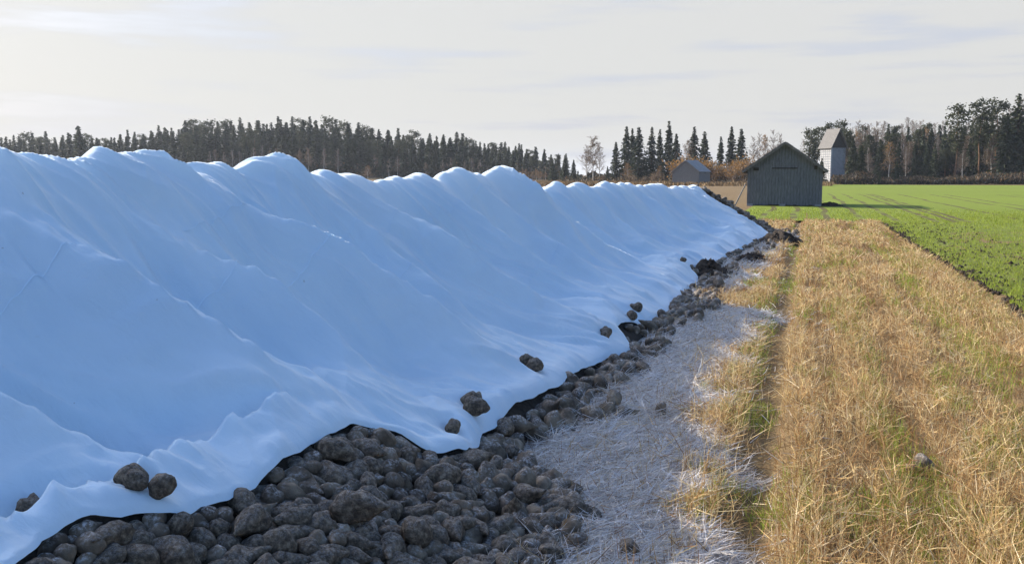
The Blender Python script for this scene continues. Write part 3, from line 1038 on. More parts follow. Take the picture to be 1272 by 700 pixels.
def place_beets():
    r = np.random.default_rng(9)
    camp = np.array([0, 0, 2.1])
    L = sorted(BL, key=lambda b: -b[1] / np.linalg.norm(b[0] - camp))
    # single beets lying on the sheet or out on the ground, each told apart by its place
    special = [
        (-2.95, 3.66, .080, 'dark beet lying highest in the white fold above the near-left spill'),
        (-2.87, 3.58, .060, 'small beet tucked in the white fold beside a larger one, lower left'),
        (-2.77, 3.63, .065, 'beet half wedged into the lower-left fold of the white sheet'),
        (-3.30, 3.40, .070, 'beet on the white sheet at the left edge of the picture'),
        (-2.29, 6.60, .085, 'frosty beet on the sheet, front one of an upright pair'),
        (-2.39, 6.84, .080, 'beet on the sheet, rear one of an upright pair'),
        (-2.30, 6.18, .065, 'lone dark beet on the sheet left of the upright pair'),
        (-2.36, 8.50, .080, 'beet lying on the white sheet, front one of the middle pair'),
        (-2.46, 8.58, .080, 'beet lying on the white sheet, rear one of the middle pair'),
        (-2.16, 10.85, .085, 'flat beet on the sheet near the jutting corner of the hem'),
        (-2.15, 12.5, .080, 'paler beet on the sheet just in front of the dark one at the inward hem'),
        (-2.18, 13.08, .09, 'dark beet on the sheet where the hem turns inward'),
        (-1.90, 15.77, .090, 'upright beet standing at the very hem far along the sheet'),
        (-1.43, 5.63, .085, 'sunlit beet at the outer tip of the near spill'),
        (-1.31, 5.56, .095, 'larger sunlit beet right at the end of the near spill'),
        (-1.20, 5.62, .060, 'small beet in the straw beyond the end of the near spill'),
        (-0.88, 5.09, .070, 'round grey beet alone in the frosty straw at the bottom edge'),
        (-1.98, 6.53, .065, 'single small beet on frosted straw just off the hem'),
        (0.86, 7.25, .075, 'pale beet lying out in the golden stubble'),
        (0.76, 7.15, .050, 'small grey beet beside the pale one out in the stubble'),
        (-2.40, 20.17, .07, 'small dark beet high on the sheet at its far part'),
    ]
    for (x, y, q, lab) in special:
        on = x < float(hem_x(np.array(y)))
        z = float(tarp_z(np.array([x]), np.array([y]))[0]) if on else float(max(ground_z(x, y), heap_h(x, y)))
        o = beet_obj((x, y, z + q * 0.62), q * .92, r, True)
        tag(o, lab, 'sugar beet', 'sugar beets lying apart from the spill')
    lim = 300 - len(special)
    for (p, q, k) in L[:lim]:
        o = beet_obj(p, q, r)
        if k == 'spill':
            size = 'large' if q > .074 else ('small' if q < .057 else 'medium-sized')
            hd_ = (p[0] - float(hem_x(np.array(p[1])))) / max(.2, float(toe_x(p[1])) - float(hem_x(np.array(p[1]))))
            row = 'just below the white hem' if hd_ < .3 else ('along the outer edge of the spill' if hd_ > .72 else 'in the middle of the spill')
            part = 'left third' if p[1] < 4.3 else ('centre' if p[1] < 5.35 else 'right end')
            tag(o, '%s soiled sugar beet %s, %s of the pile' % (size, row, part), 'sugar beet', 'sugar beets in the near spill')
        else:
            tag(o, 'soiled sugar beet in the %s stretch of the string along the hem' % ('nearest' if p[1] < 8 else ('middle' if p[1] < 12 else 'farther')), 'sugar beet', 'sugar beets strung along the hem')
    # the remaining small ones, and the bare far end of the heap, as one mass
    V = []; F4 = []; T3 = []; n = 0
    base = []
    for me in BEETS[:5]:
        v = np.zeros(len(me.vertices) * 3, np.float32); me.vertices.foreach_get('co', v)
        fs = [tuple(p.vertices) for p in me.polygons]
        base.append((v.reshape(-1, 3), np.array([f for f in fs if len(f) == 4]), np.array([f for f in fs if len(f) == 3])))
    rest = [(p, q) for (p, q, k) in L[lim:]]
    for k in range(900):    # far end slope, mixed with clods
        y = r.uniform(31.5, 38.2); x = r.uniform(-4.4, -0.3)
        if y < 35.7 + 0.8 * ((x + 1.15) / -3.0 - 0.3) and x < float(hem_x(np.array(y))) + .05: continue
        h_ = float(heap_h(x, y))
        if h_ < 0.02 and r.random() < .75: continue
        rest.append((np.array((x, y, max(h_, 0) - 0.02 + 0.03 * r.random())), r.uniform(.05, .11)))
    for (p, q) in rest:
        v, f4, f3 = base[int(r.integers(5))]
        R = Matrix.Rotation(r.uniform(0, 6.28), 3, 'Z') @ Matrix.Rotation(r.normal(1.25, .45), 3, 'X') @ Matrix.Rotation(r.uniform(0, 6.28), 3, 'Z')
        V.append(v @ np.array(R).T * (q * 2) + np.asarray(p)); F4.append(f4 + n); T3.append(f3 + n); n += len(v)
    o = link('beet_mass', np_mesh('beet_mass', np.concatenate(V), [np.concatenate(F4), np.concatenate(T3)], M['beet'], True))
    tag(o, 'mass of small dark beets filling in along the hem and far end', 'sugar beets', kind='stuff')


place_beets()


def clod_heap(name, cx, cy, rx, ry, h, n, seed, label):
    """a dumped heap of earth: rough mound with clods"""
    r = np.random.default_rng(seed)
    ns, nr = 40, 14
    V = [(0, 0, h)]
    for i in range(1, nr + 1):
        q = i / nr
        for k in range(ns):
            a = 2 * math.pi * k / ns
            rr = q * (1 + 0.25 * float(noise(math.cos(a) * 1.5 + seed, math.sin(a) * 1.5)))
            x, y = rx * rr * math.cos(a), ry * rr * math.sin(a)
            z = h * (1 - q) ** 0.9 + 0.28 * h * float(fbm(x * 4 + seed, y * 4, 3)) * (1 - q ** 4)
            V.append((x, y, z if i < nr else -0.06))
    F3 = [(0, 1 + k, 1 + (k + 1) % ns) for k in range(ns)]
    F4 = [(1 + (i - 1) * ns + k, 1 + i * ns + k, 1 + i * ns + (k + 1) % ns, 1 + (i - 1) * ns + (k + 1) % ns) for i in range(1, nr) for k in range(ns)]
    root = empty(name, (cx, cy, 0.0))
    link('mound', np_mesh('mound', np.array(V), [np.array(F4), np.array(F3)], M['soil'], False), root)
    Vc = []; Fc = []
    v, f = [], []
    ico = [(1, 0, 0), (-1, 0, 0), (0, 1, 0), (0, -1, 0), (0, 0, 1), (0, 0, -1)]
    fi = np.array([(0, 2, 4), (2, 1, 4), (1, 3, 4), (3, 0, 4), (2, 0, 5), (1, 2, 5), (3, 1, 5), (0, 3, 5)])
    k0 = 0
    for k in range(n):
        a = r.uniform(0, 6.28); q = math.sqrt(r.random()) * 1.15
        s = r.uniform(.02, .07)
        P = np.array(ico) * s * r.uniform(.6, 1.3, (6, 3)) + np.array([rx * q * math.cos(a), ry * q * math.sin(a), max(0, h * (1 - q)) + .01])
        Vc.append(P); Fc.append(fi + k0); k0 += 6
    c = link('clods', np_mesh('clods', np.concatenate(Vc), np.concatenate(Fc), M['soil']), root)
    c['kind'] = 'stuff'
    tag(root, label, 'soil heap', 'dark earth heaps along the hem')


clod_heap('soil_heap', -1.95, 20.6, .55, .75, .32, 160, 1, 'black heap of earth against the hem where the sheet turns in')
clod_heap('soil_heap', -0.75, 31.4, .7, 1.2, .36, 200, 2, 'dark heap of earth at the far corner of the sheet')
clod_heap('soil_heap', -1.25, 24.6, .4, .9, .16, 120, 3, 'low dark scatter of earth between the two larger earth heaps')


# ------------------------------------------------------------------ straw, stubble, grass
def blades(name, P, D, L, W, C, mat, bend=0.15, seed=0, label=None, cat=None, droop=0.0):
    """P base points, D unit directions, L lengths, W widths, C colours"""
    r = np.random.default_rng(seed)
    n = len(P)
    rv = r.normal(size=(n, 3))
    S = np.cross(D, rv); S /= np.linalg.norm(S, axis=1, keepdims=True) + 1e-9
    B = np.cross(S, D)
    L = L[:, None]; W = W[:, None]
    bd = r.normal(0, bend, (n, 1)) * L
    mid = P + D * L * 0.55 + B * bd * 0.5
    tip = P + D * L + B * bd * 1.6 - np.array([0, 0, 1.0]) * droop * L
    V = np.stack([P - S * W * .5, P + S * W * .5, mid - S * W * .42, mid + S * W * .42, tip], 1).reshape(-1, 3)
    i = np.arange(n) * 5
    F4 = np.stack([i, i + 1, i + 3, i + 2], -1)
    F3 = np.stack([i + 2, i + 3, i + 4], -1)
    Cc = np.repeat(C, 5, axis=0)
    o = link(name, np_mesh(name, V, [F4, F3], mat, False, {'tint': Cc}))
    tag(o, label, cat, kind='stuff')
    return o


def sample_strip(n, x0, x1, y0, y1, pw, r):
    """density falls with distance"""
    u = r.random(n)
    a = 1 - pw
    y = (y0 ** a + u * (y1 ** a - y0 ** a)) ** (1 / a)
    x = x0 + (x1 - x0) * r.random(n)
    return x, y


def straw_colors(n, r, warm=None):
    pal = np.array([(0.54, 0.38, 0.17), (0.64, 0.50, 0.26), (0.41, 0.25, 0.10), (0.31, 0.165, 0.07), (0.70, 0.57, 0.37), (0.19, 0.11, 0.055)])
    pr = np.array([.26, .2, .2, .14, .1, .1])
    c = pal[r.choice(len(pal), n, p=pr)]
    return c * r.uniform(.8, 1.15, (n, 1))


def frost_at(x, y):
    sh = heap_shade(x, y, math.radians(-72.5), math.radians(24.6))
    return sstep(-0.12, 0.06, sh + 0.18 * fbm(x * 1.6, y * 1.6, 3))


def build_straw():
    r = np.random.default_rng(31)
    # 1. standing stubble and leaning straw on the dry strip
    n = 250000
    x, y = sample_strip(n, -1.9, 3.15, 3.2, 46.5, 1.55, r)
    y = y * 1.0
    fr = frost_at(x, y)
    patch = 0.6 * fbm(x * .9, y * .45 + 3, 3) + 0.55 * fbm(x * 2.4 + 8, y * .16, 2)
    rut = 1.2 * np.exp(-((x + 0.29 + .05 * noise(x * 0 + 5, y * .35)) / .21) ** 2) + 0.62 * np.exp(-((x - 1.84 + .05 * noise(x * 0 + 5, y * .35)) / .19) ** 2) + 0.35 * np.exp(-((x - 0.95) / .12) ** 2) * sstep(14, 30, y)
    keep = (r.random(n) < (1 - np.where(np.arange(n) % 10 < 3, .78, .97) * np.clip(rut, 0, 1)) * (1 - 0.9 * fr)) & (r.random(n) < np.clip(0.72 + 0.7 * patch + 0.16 * np.sin(x * 11 + 1.2), .3, 1)) & (x > hem_x(y) + .15) & (heap_h(x, y) < 0.03)
    kk = np.arange(n)[keep]
    x, y, patch = x[keep], y[keep], patch[keep]
    # drill rows
    xr = np.round(x / 0.125) * 0.125
    rowm = r.random(len(x)) < 0.6
    x = np.where(rowm, xr + r.normal(0, .018, len(x)), x)
    n = len(x)
    P = np.stack([x, y, ground_z(x, y) - 0.01], -1)
    lean = np.abs(r.normal(0, 0.42, n)); lean = np.where((kk % 10) < 3, r.uniform(.9, 1.55, n), lean)
    az = r.uniform(0, 6.28, n)
    D = np.stack([np.sin(lean) * np.cos(az), np.sin(lean) * np.sin(az), np.cos(lean)], -1)
    P[:, 2] += np.where(lean > .8, r.uniform(0.01, 0.10, n), 0)
    Lg = r.uniform(.06, .19, n) * (1 + 0.35 * patch) * np.where(lean > .8, 1.35, 1)
    Wd = np.maximum(r.uniform(.0028, .0055, n), y * 0.00042)
    C = straw_colors(n, r)
    dk = sstep(0.0, 0.5, -patch)[:, None]
    C = C * (1 - dk) + C * np.array([.62, .52, .45]) * dk       # older, rotted straw in streaks
    tall = (r.random(n) < .02 * (1 + patch)) & (lean < .6)
    Lg = np.where(tall, Lg * 1.9, Lg)
    blades('stubble_straw', P, D, Lg, Wd, C, M['straw'], .12, 1, 'golden brown cereal stubble and loose straw over the wide strip', 'stubble')
    # 2. frosted flattened straw in the heap's shade
    n = 120000
    x, y = sample_strip(n, -2.7, 0.3, 3.2, 38, 1.6, r)
    fr = frost_at(x, y)
    keep = (r.random(n) < fr * 0.95 + 0.02) & (x > hem_x(y) - .05) & (heap_h(x, y) < 0.05)
    x, y, fr = x[keep], y[keep], fr[keep]
    n = len(x)
    P = np.stack([x, y, ground_z(x, y) + r.uniform(.0, .045, n)], -1)
    lean = np.clip(r.normal(1.38, .2, n), .2, 1.62)
    az = r.vonmises(0.5, 0.7, n)
    D = np.stack([np.sin(lean) * np.cos(az), np.sin(lean) * np.sin(az), np.cos(lean)], -1)
    Lg = r.uniform(.05, .22, n)
    Wd = np.maximum(r.uniform(.003, .006, n), y * 0.00045)
    rime = np.clip(r.normal(.68, .25, n), 0, 1)[:, None]
    C = straw_colors(n, r) * 0.75 * (1 - rime) + np.array([.70, .70, .72]) * rime
    blades('frosted_straw', P, D, Lg, Wd, C, M['frosted'], .10, 2, 'white frosted flattened straw beside the heap', 'frosted straw')
    # 3. fresh green shoots among the stubble
    n = 150000
    x, y = sample_strip(n, -1.6, 3.2, 3.2, 44, 1.55, r)
    fr = frost_at(x, y)
    g = 0.6 * fbm(x * 1.3 + 30, y * .7, 3) + 0.6 * fbm(x * 2.2 + 15, y * .14 + 4, 2)
    dens = sstep(-.10, .36, g + 0.32 * sstep(1.4, 3.0, x) * sstep(5, 9, y) + .62 * np.exp(-((x + 1.0) / .38) ** 2 - ((y - 5.55) / .6) ** 2) + .25 * np.exp(-((x - .75) / .16) ** 2) * sstep(6, 9, y) + .22 * np.exp(-((x + .55) / .12) ** 2 - ((y - 6.6) / .8) ** 2))
    keep = (r.random(n) < dens) & (fr < .5) & (heap_h(x, y) < 0.03)
    x, y = x[keep], y[keep]; n = len(x)
    P = np.stack([x, y, ground_z(x, y) - .01], -1)
    lean = np.abs(r.normal(0, .5, n)); az = r.uniform(0, 6.28, n)
    D = np.stack([np.sin(lean) * np.cos(az), np.sin(lean) * np.sin(az), np.cos(lean)], -1)
    C = np.array([.19, .27, .045]) * r.uniform(.55, 1.3, (n, 1)) + np.array([.10, .04, .0]) * r.random((n, 1))
    blades('green_shoots', P, D, r.uniform(.05, .16, n), np.maximum(r.uniform(.003, .006, n), y * .0004), C, M['grass'], .2, 3, 'fresh green shoots coming up among the stubble', 'grass', .12)
    # 4. winter rye on the field
    n = 240000
    u = r.random(n)
    y = np.where(u < .8, sample_strip(n, 0, 1, 7, 66, 1.15, r)[1], r.uniform(45, 66, n))
    side = r.random(n) ** 1.3
    x = 3.25 + (np.minimum(y * 1.12, 46) + 1 - 3.25).clip(1) * side
    far = y > 46.3
    x = np.where(far, -3.2 + 40 * r.random(n), x)
    row = np.round(x / .14) * .14
    x = np.where(far, row + r.normal(0, .02, n), x)
    row2 = np.round(y / .14) * .14
    y = np.where(~far & (r.random(n) < .5), row2 + r.normal(0, .02, n), y)
    bald = fbm(x * 1.1, y * 1.1, 3)
    tram = np.zeros(n, bool)
    for tx in TRAM: tram |= far & (np.abs(x - tx) < .17)
    edge = x - field_edge_x(y)
    keep = (r.random(n) < 1 - sstep(50, 66, y)) & (bald > -.42 + .25 * np.exp(-np.clip(edge, 0, 9) / .5) * (~far)) & ~tram & ((edge > .05) | far) & ~((x > -4.1) & (x < 1.3) & (y > 66.6) & (y < 73))
    x, y = x[keep], y[keep]; n = len(x)
    P = np.stack([x, y, np.full(n, .005)], -1)
    lean = np.abs(r.normal(0, .45, n)); az = r.uniform(0, 6.28, n)
    D = np.stack([np.sin(lean) * np.cos(az), np.sin(lean) * np.sin(az), np.cos(lean)], -1)
    C = np.array([.19, .255, .036]) * r.uniform(.65, 1.3, (n, 1)) + np.array([.06, .025, .0]) * r.random((n, 1))
    blades('rye_shoots', P, D, r.uniform(.05, .12, n), np.maximum(r.uniform(.004, .007, n), y * .00045), C, M['crop'], .25, 4, 'bright green young cereal covering the field right of the stubble', 'crop', .15)
    # 5. clods lying on the field near its edge
    V = []; Fc = []; k0 = 0
    ico = np.array([(1, 0, 0), (-1, 0, 0), (0, 1, 0), (0, -1, 0), (0, 0, 1), (0, 0, -1)], float)
    fi = np.array([(0, 2, 4), (2, 1, 4), (1, 3, 4), (3, 0, 4), (2, 0, 5), (1, 2, 5), (3, 1, 5), (0, 3, 5)])
    for k in range(2000):
        yy = 9 + 36 * r.random() ** 1.3
        xx = float(field_edge_x(np.array(yy))) - .05 + abs(r.normal(0, .22)) + (abs(r.normal(0, 1.6)) if r.random() < .6 else 0)
        s = r.uniform(.015, .05) * (1 + .3 * r.random())
        V.append(ico * s * r.uniform(.6, 1.3, (6, 3)) + np.array([xx, yy, .01])); Fc.append(fi + k0); k0 += 6
    o = link('field_clods', np_mesh('field_clods', np.concatenate(V), np.concatenate(Fc), M['soil']))
    tag(o, 'dark soil clods along the edge of the green field', 'soil clods', kind='stuff')


build_straw()


# ------------------------------------------------------------------ buildings
def gable_barn(name, loc, rz, w, dpt, hw, hr, nb, mwall, mroof, label, over=0.3, hatch=True, beam=True):
    """board-clad barn; front gable faces -Y locally, every front board its own piece"""
    rnd = random.Random(int(w * 100))
    root = empty(name, loc, rz)
    tag(root, label, 'barn')
    hwid = w / 2
    def top(x): return hw + (hr - hw) * (1 - abs(x) / hwid)
    # solid infill, dark colour stands in for the unlit interior behind board gaps
    mb = MB()
    mb.prism([(-hwid + .06, .06, 0), (hwid - .06, .06, 0), (hwid - .06, .06, hw - .02), (0, .06, hr - .07), (-hwid + .06, .06, hw - .02)], (0, dpt - .12, 0))
    mb.build('dark_infill', M['darkwood'], root)
    bw = w / nb
    for face in (0, 1):
        for k in range(nb):
            x0 = -hwid + k * bw + .006; x1 = x0 + bw - .012
            dy = rnd.uniform(0, .018)
            zb = rnd.uniform(-.05, .06)
            mb = MB()
            pl = [(x0, 0, zb), (x1, 0, zb), (x1, 0, top(x1) - .01)]
            if x0 < 0 < x1: pl.append((0, 0, hr - .01))
            pl.append((x0, 0, top(x0) - .01))
            y = -dy if face == 0 else dpt + dy - .025
            mb.prism([(p[0], y, p[2]) for p in pl], (0, .025, 0))
            mb.build('board', mwall, root)
    ns = int(dpt / bw)
    bs = dpt / ns
    for sx in (-1, 1):
        for k in range(ns):
            y0 = k * bs + .03; y1 = y0 + bs - .012
            xo = sx * (hwid - .005 + rnd.uniform(0, .018))
            mb = MB()
            mb.box(min(xo, xo - sx * .025), max(xo, xo - sx * .025), y0, min(y1, dpt - .03), rnd.uniform(-.05, .05), hw - .01)
            mb.build('board', mwall, root)
    # roof: two slopes of overlapping boards, barge boards, ridge cap
    sl = math.hypot(hwid, hr - hw)
    ux, uz = hwid / sl, -(hr - hw) / sl
    nx_, nz_ = (hr - hw) / sl, hwid / sl
    Lr = sl + over * 1.25
    for sx in (-1, 1):
        mb = MB()
        a = (0, -over, hr + .05); 
        e = (sx * ux * Lr, -over, hr + .05 + uz * Lr)
        th = .05
        mb.prism([a, e, (e[0] + sx * nx_ * th, -over, e[2] + nz_ * th), (0, -over, hr + .05 + th / nz_)], (0, dpt + 2 * over, 0))
        rf = mb.build('roof_slope', mroof, root)
        for q in range(6):
            s0 = Lr * (q + .1) / 6; s1 = Lr * (q + 1.02) / 6
            mb = MB()
            p0 = (sx * ux * s0 + sx * nx_ * (th + .004), hr + .05 + uz * s0 + nz_ * (th + .004))
            p1 = (sx * ux * s1 + sx * nx_ * (th + .02), hr + .05 + uz * s1 + nz_ * (th + .02))
            mb.prism([(p0[0], -over - .02, p0[1]), (p1[0], -over - .02, p1[1]), (p1[0] + sx * nx_ * .02, -over - .02, p1[1] + nz_ * .02), (p0[0] + sx * nx_ * .02, -over - .02, p0[1] + nz_ * .02)], (0, dpt + 2 * over + .04, 0))
            mb.build('roof_board', mroof, rf)
        mb = MB()
        mb.prism([(0, -over - .045, hr - .06), (e[0], -over - .045, e[2] - .10), (e[0], -over - .045, e[2] + .05), (0, -over - .045, hr + .09)], (0, .022, 0))
        mb.build('bargeboard', mroof, root)
        for yy in (0.1, dpt * .5, dpt - .2):
            mb = MB()
            mb.box(min(sx * (hwid + .03), sx * (hwid + over * .9)), max(sx * (hwid + .03), sx * (hwid + over * .9)), yy, yy + .1, hw - .26, hw - .15)
            mb.build('rafter_end', M['darkwood'], root)
    if beam:
        mb = MB(); mb.box(-w * .17, w * .17, -.06, -.022, hw + .02, hw + .09); mb.build('lintel', M['darkwood'], root)
        mb = MB(); mb.box(hwid - .55, hwid - .35, -.05, -.022, hw - .02, hw + .22); mb.build('hatch', M['darkwood'], root)
    if hatch:
        mb = MB(); mb.box(-hwid + .38, -hwid + .74, -.05, -.02, hw - .10, hw + .10); mb.build('hatch', M['darkwood'], root)  # dark slab, its colour imitates the shade inside an open hatch hole
    # foundation stones
    for k, x in enumerate((-hwid + .2, -.1, hwid - .25)):
        mb = MB(); mb.box(x - .18, x + .2, -.09, .25, -.1, .09); mb.build('foundation_stone', M['paleboard'], root)
    return root


barn = gable_barn('field_barn', (-1.42, 67.6, 0.06), 0.0, 4.85, 6.2, 2.42, 4.12, 24, M['barnwood'], M['barnroof'], 'large dark grey board barn with gabled roof on the green field', .32)
# a pole propped against the barn's side wall
mb = MB(); mb.bar((-4.65, 67.5, -.05), (-3.95, 67.9, 1.5), .05, 7, .04); o = mb.build('prop_pole', M['hutwood'])
tag(o, 'thin pale pole propped against the side of the big barn', 'pole')
gable_barn('field_hut', (-23.2, 196, 0.0), math.radians(-14), 5.6, 6.5, 2.75, 4.9, 14, M['hutwood'], M['metalroof'], 'small pale grey board hut with metal roof beyond the sheet', .2, False, False)
# low dark ridge of earth beside the barn
clod_heap('soil_heap', 1.55, 68.2, .9, .7, .3, 40, 5, 'low dark bank of earth at the right corner of the big barn')


def tower():
    root = empty('white_tower', (.329 * 222 * .957 - 222 * .290, .329 * 222 * .290 + 222 * .957, 0.3), math.radians(36))
    tag(root, 'tall narrow white tower house with steep grey roof before the wood', 'tower')
    w = 3.9; hw = 8.2; hr = 12.0; h2 = w / 2
    mb = MB(); mb.prism([(-h2, -h2, 0), (h2, -h2, 0), (h2, -h2, hw), (0, -h2, hr), (-h2, -h2, hw)], (0, w, 0)); mb.build('wall', M['paleboard'], root)  # bluish grey puts the shade of the right face into the wall colour
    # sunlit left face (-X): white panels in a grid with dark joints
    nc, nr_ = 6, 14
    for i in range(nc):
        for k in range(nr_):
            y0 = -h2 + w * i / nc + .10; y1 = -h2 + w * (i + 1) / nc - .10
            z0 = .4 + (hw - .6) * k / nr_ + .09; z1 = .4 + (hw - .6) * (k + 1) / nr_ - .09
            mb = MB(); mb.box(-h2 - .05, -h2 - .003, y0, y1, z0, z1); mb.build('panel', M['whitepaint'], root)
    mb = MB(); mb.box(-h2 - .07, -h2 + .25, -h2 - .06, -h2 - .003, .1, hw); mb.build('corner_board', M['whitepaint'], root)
    # dark boarded gable triangle
    for k in range(10):
        x0 = -h2 + w * k / 10 + .01; x1 = x0 + w / 10 - .02
        def tp(x): return hw + (hr - hw) * (1 - abs(x) / h2) - .05
        zb = hw - .35
        mb = MB(); mb.prism([(x0, -h2 - .07, zb), (x1, -h2 - .07, zb), (x1, -h2 - .07, max(tp(x1), zb + .02)), (x0, -h2 - .07, max(tp(x0), zb + .02))], (0, .06, 0)); mb.build('gable_board', M['darkwood'], root)
    sl = math.hypot(h2, hr - hw)
    ux, uz = h2 / sl, -(hr - hw) / sl
    for sx in (-1, 1):
        L = sl + .7
        mb = MB()
        e = (sx * ux * L, hr + .05 + uz * L)
        mb.prism([(0, -h2 - .5, hr + .05), (e[0], -h2 - .5, e[1]), (e[0] + sx * .08, -h2 - .5, e[1] + .06), (0, -h2 - .5, hr + .18)], (0, w + 1.0, 0))
        mb.build('roof_slope', M['barnroof'], root)


tower()


def far_house():
    root = empty('farmhouse', (.293 * 262 * .957 - 262 * .290, .293 * 262 * .290 + 262 * .957, 0), math.radians(30))
    tag(root, 'dark brown house roof peeping out behind the big barn', 'house')
    w, d, hw, hr = 6, 8, 5.6, 8.6
    mb = MB(); mb.prism([(-w / 2, 0, 0), (w / 2, 0, 0), (w / 2, 0, hw), (0, 0, hr), (-w / 2, 0, hw)], (0, d, 0)); mb.build('wall', M['bark'], root)
    for sx in (-1, 1):
        mb = MB()
        mb.prism([(0, -.4, hr + .05), (sx * (w / 2 + .5), -.4, hw - .45), (sx * (w / 2 + .5), -.4, hw - .3), (0, -.4, hr + .22)], (0, d + .8, 0)); mb.build('roof_slope', M['darkwood'], root)
    for x in (-1.6, .7):
        mb = MB(); mb.box(x, x + .9, -.05, -.003, 3.4, 4.8); mb.build('window', M['metalroof'], root)


far_house()


# ------------------------------------------------------------------ trees
def quads(P, size, r, nrm=None, aspect=0.6, droop=None):
    n = len(P)
    A = r.normal(size=(n, 3)) if droop is None else droop + 0.35 * r.normal(size=(n, 3))
    A /= np.linalg.norm(A, axis=1, keepdims=True)
    B = np.cross(A, r.normal(size=(n, 3))); B /= np.linalg.norm(B, axis=1, keepdims=True) + 1e-9
    s = (size * r.uniform(.6, 1.35, n))[:, None]
    V = np.stack([P - A * s * .5, P + B * s * aspect * .5, P + A * s * .5, P - B * s * aspect * .5], 1).reshape(-1, 3)
    i = np.arange(n) * 4
    return V, np.stack([i, i + 1, i + 2, i + 3], -1)


def trunk_mesh(mat, h, r0, seed, lean=.02):
    r = np.random.default_rng(seed)
    mb = MB(); pts = []
    for k in range(7):
        z = h * k / 6
        pts.append(Vector((r.normal(0, lean) * z * .25, r.normal(0, lean) * z * .25, z - (.3 if k == 0 else 0))))
    n = 7; V = []; F = []
    for k, p in enumerate(pts):
        rr = r0 * (1 - .9 * k / 6) * (1.25 if k == 0 else 1)
        for a in range(n):
            V.append((p.x + rr * math.cos(2 * math.pi * a / n), p.y + rr * math.sin(2 * math.pi * a / n), p.z))
    for k in range(6):
        for a in range(n):
            b = (a + 1) % n
            F.append((k * n + a, k * n + b, (k + 1) * n + b, (k + 1) * n + a))
    return np_mesh('trunk', np.array(V), np.array(F), mat, True)


def spruce_kind(seed, h=16, R=2.5, low=.06, step=.42):
    r = np.random.default_rng(seed)
    P = []; D = []; S = []
    z = h * low
    while z < h - .15:
        q = z / h
        rr = 1.15 * R * (1 - q) ** .95 * r.uniform(.72, 1.12) + .12
        nb = int(r.integers(6, 9)) if q < .8 else 5
        a0 = r.uniform(0, 6.28)
        for k in range(nb):
            a = a0 + 6.28 * k / nb + r.normal(0, .2)
            lr = rr * r.uniform(.55, 1.2)
            m = max(2, int(lr / .38))
            for j in range(m):
                s = (j + .6) / m
                d = lr * s
                P.append((d * math.cos(a) + r.normal(0, .08), d * math.sin(a) + r.normal(0, .08), z - .30 * d * s + .12 * s * s * d + r.normal(0, .06)))
                D.append((math.cos(a), math.sin(a), -.45))
                S.append(.85 if q < .85 else .5)
        z += step * (1 - .45 * q) * r.uniform(.8, 1.2)
    V, F = quads(np.array(P), np.array(S), r, aspect=.62, droop=np.array(D))
    crown = np_mesh('crown', V, F, M['spruce'])
    return crown, trunk_mesh(M['bark'], h * .97, .17, seed)


def pine_kind(seed, h=16, start=.5, R=2.1):
    r = np.random.default_rng(seed)
    P = []
    n = 34
    mb_v = []
    limbs = MB()
    for k in range(n):
        q = start + (1 - start) * (k + r.random()) / n
        rr = R * math.sin(math.pi * min(1, .18 + .82 * (1 - (q - start) / (1 - start)))) ** .7 * r.uniform(.35, 1.05)
        a = r.uniform(0, 6.28)
        c = np.array([rr * math.cos(a), rr * math.sin(a), h * q * .985])
        limbs.bar((0, 0, h * q - .3), tuple(c), .045, 4, .02)
        P.append(c + r.normal(size=(46, 3)) * np.array([.5, .5, .26]))
    V, F = quads(np.concatenate(P), np.full(46 * n, .5), r, aspect=.5)
    nv = len(V)
    V = np.concatenate([V, np.array(limbs.v)])
    F = np.concatenate([F, np.array([f for f in limbs.f if len(f) == 4]) + nv])
    return np_mesh('crown', V, F, M['pine']), trunk_mesh(M['pinebark'], h * .97, .17, seed, .05)


def bare_kind(seed, h=14, leaf=None, nleaf=0, R=1.9, mat='twig'):
    """leafless or thinly leaved birch"""
    r = np.random.default_rng(seed)
    Pt = []; Dt = []; Lt = []; Wt = []
    tips = []
    for k in range(46):
        q = r.uniform(.22, .97)
        a = r.uniform(0, 6.28)
        up = r.uniform(.9, 2.0)
        d = np.array([math.cos(a), math.sin(a), up]); d /= np.linalg.norm(d)
        L = R * (1.25 - q) * r.uniform(1.0, 1.9)
        b = np.array([0, 0, h * q * .93])
        Pt.append(b); Dt.append(d); Lt.append(L); Wt.append(.07)
        for j in range(9):
            s = r.uniform(.25, 1)
            p = b + d * L * s
            e = d + r.normal(size=3) * .55; e /= np.linalg.norm(e)
            l2 = L * r.uniform(.25, .5)
            Pt.append(p); Dt.append(e); Lt.append(l2); Wt.append(.06)
            tips.append(p + e * l2 * r.uniform(.3, 1))
            for i2 in range(3):
                p2 = p + e * l2 * r.random()
                g = e + r.normal(size=3) * .6; g /= np.linalg.norm(g)
                Pt.append(p2); Dt.append(g); Lt.append(l2 * .6); Wt.append(.055)
                tips.append(p2 + g * l2 * .5)
    P = np.array(Pt); D = np.array(Dt); L = np.array(Lt)[:, None]; W = np.array(Wt)[:, None]
    S = np.cross(D, r.normal(size=D.shape)); S /= np.linalg.norm(S, axis=1, keepdims=True)
    V = np.stack([P - S * W * .5, P + S * W * .5, P + D * L], 1).reshape(-1, 3)
    i = np.arange(len(P)) * 3
    F3 = np.stack([i, i + 1, i + 2], -1)
    me = np_mesh('crown', V, F3, M[mat])
    lf = None
    if nleaf:
        tp = np.array(tips)[r.integers(0, len(tips), nleaf)] + r.normal(0, .14, (nleaf, 3))
        lv, lF = quads(tp, np.full(nleaf, .22), r, aspect=.7)
        lf = np_mesh('foliage', lv, lF, M[leaf])
    return me, trunk_mesh(M['birchbark'], h * .96, .13, seed, .06), lf


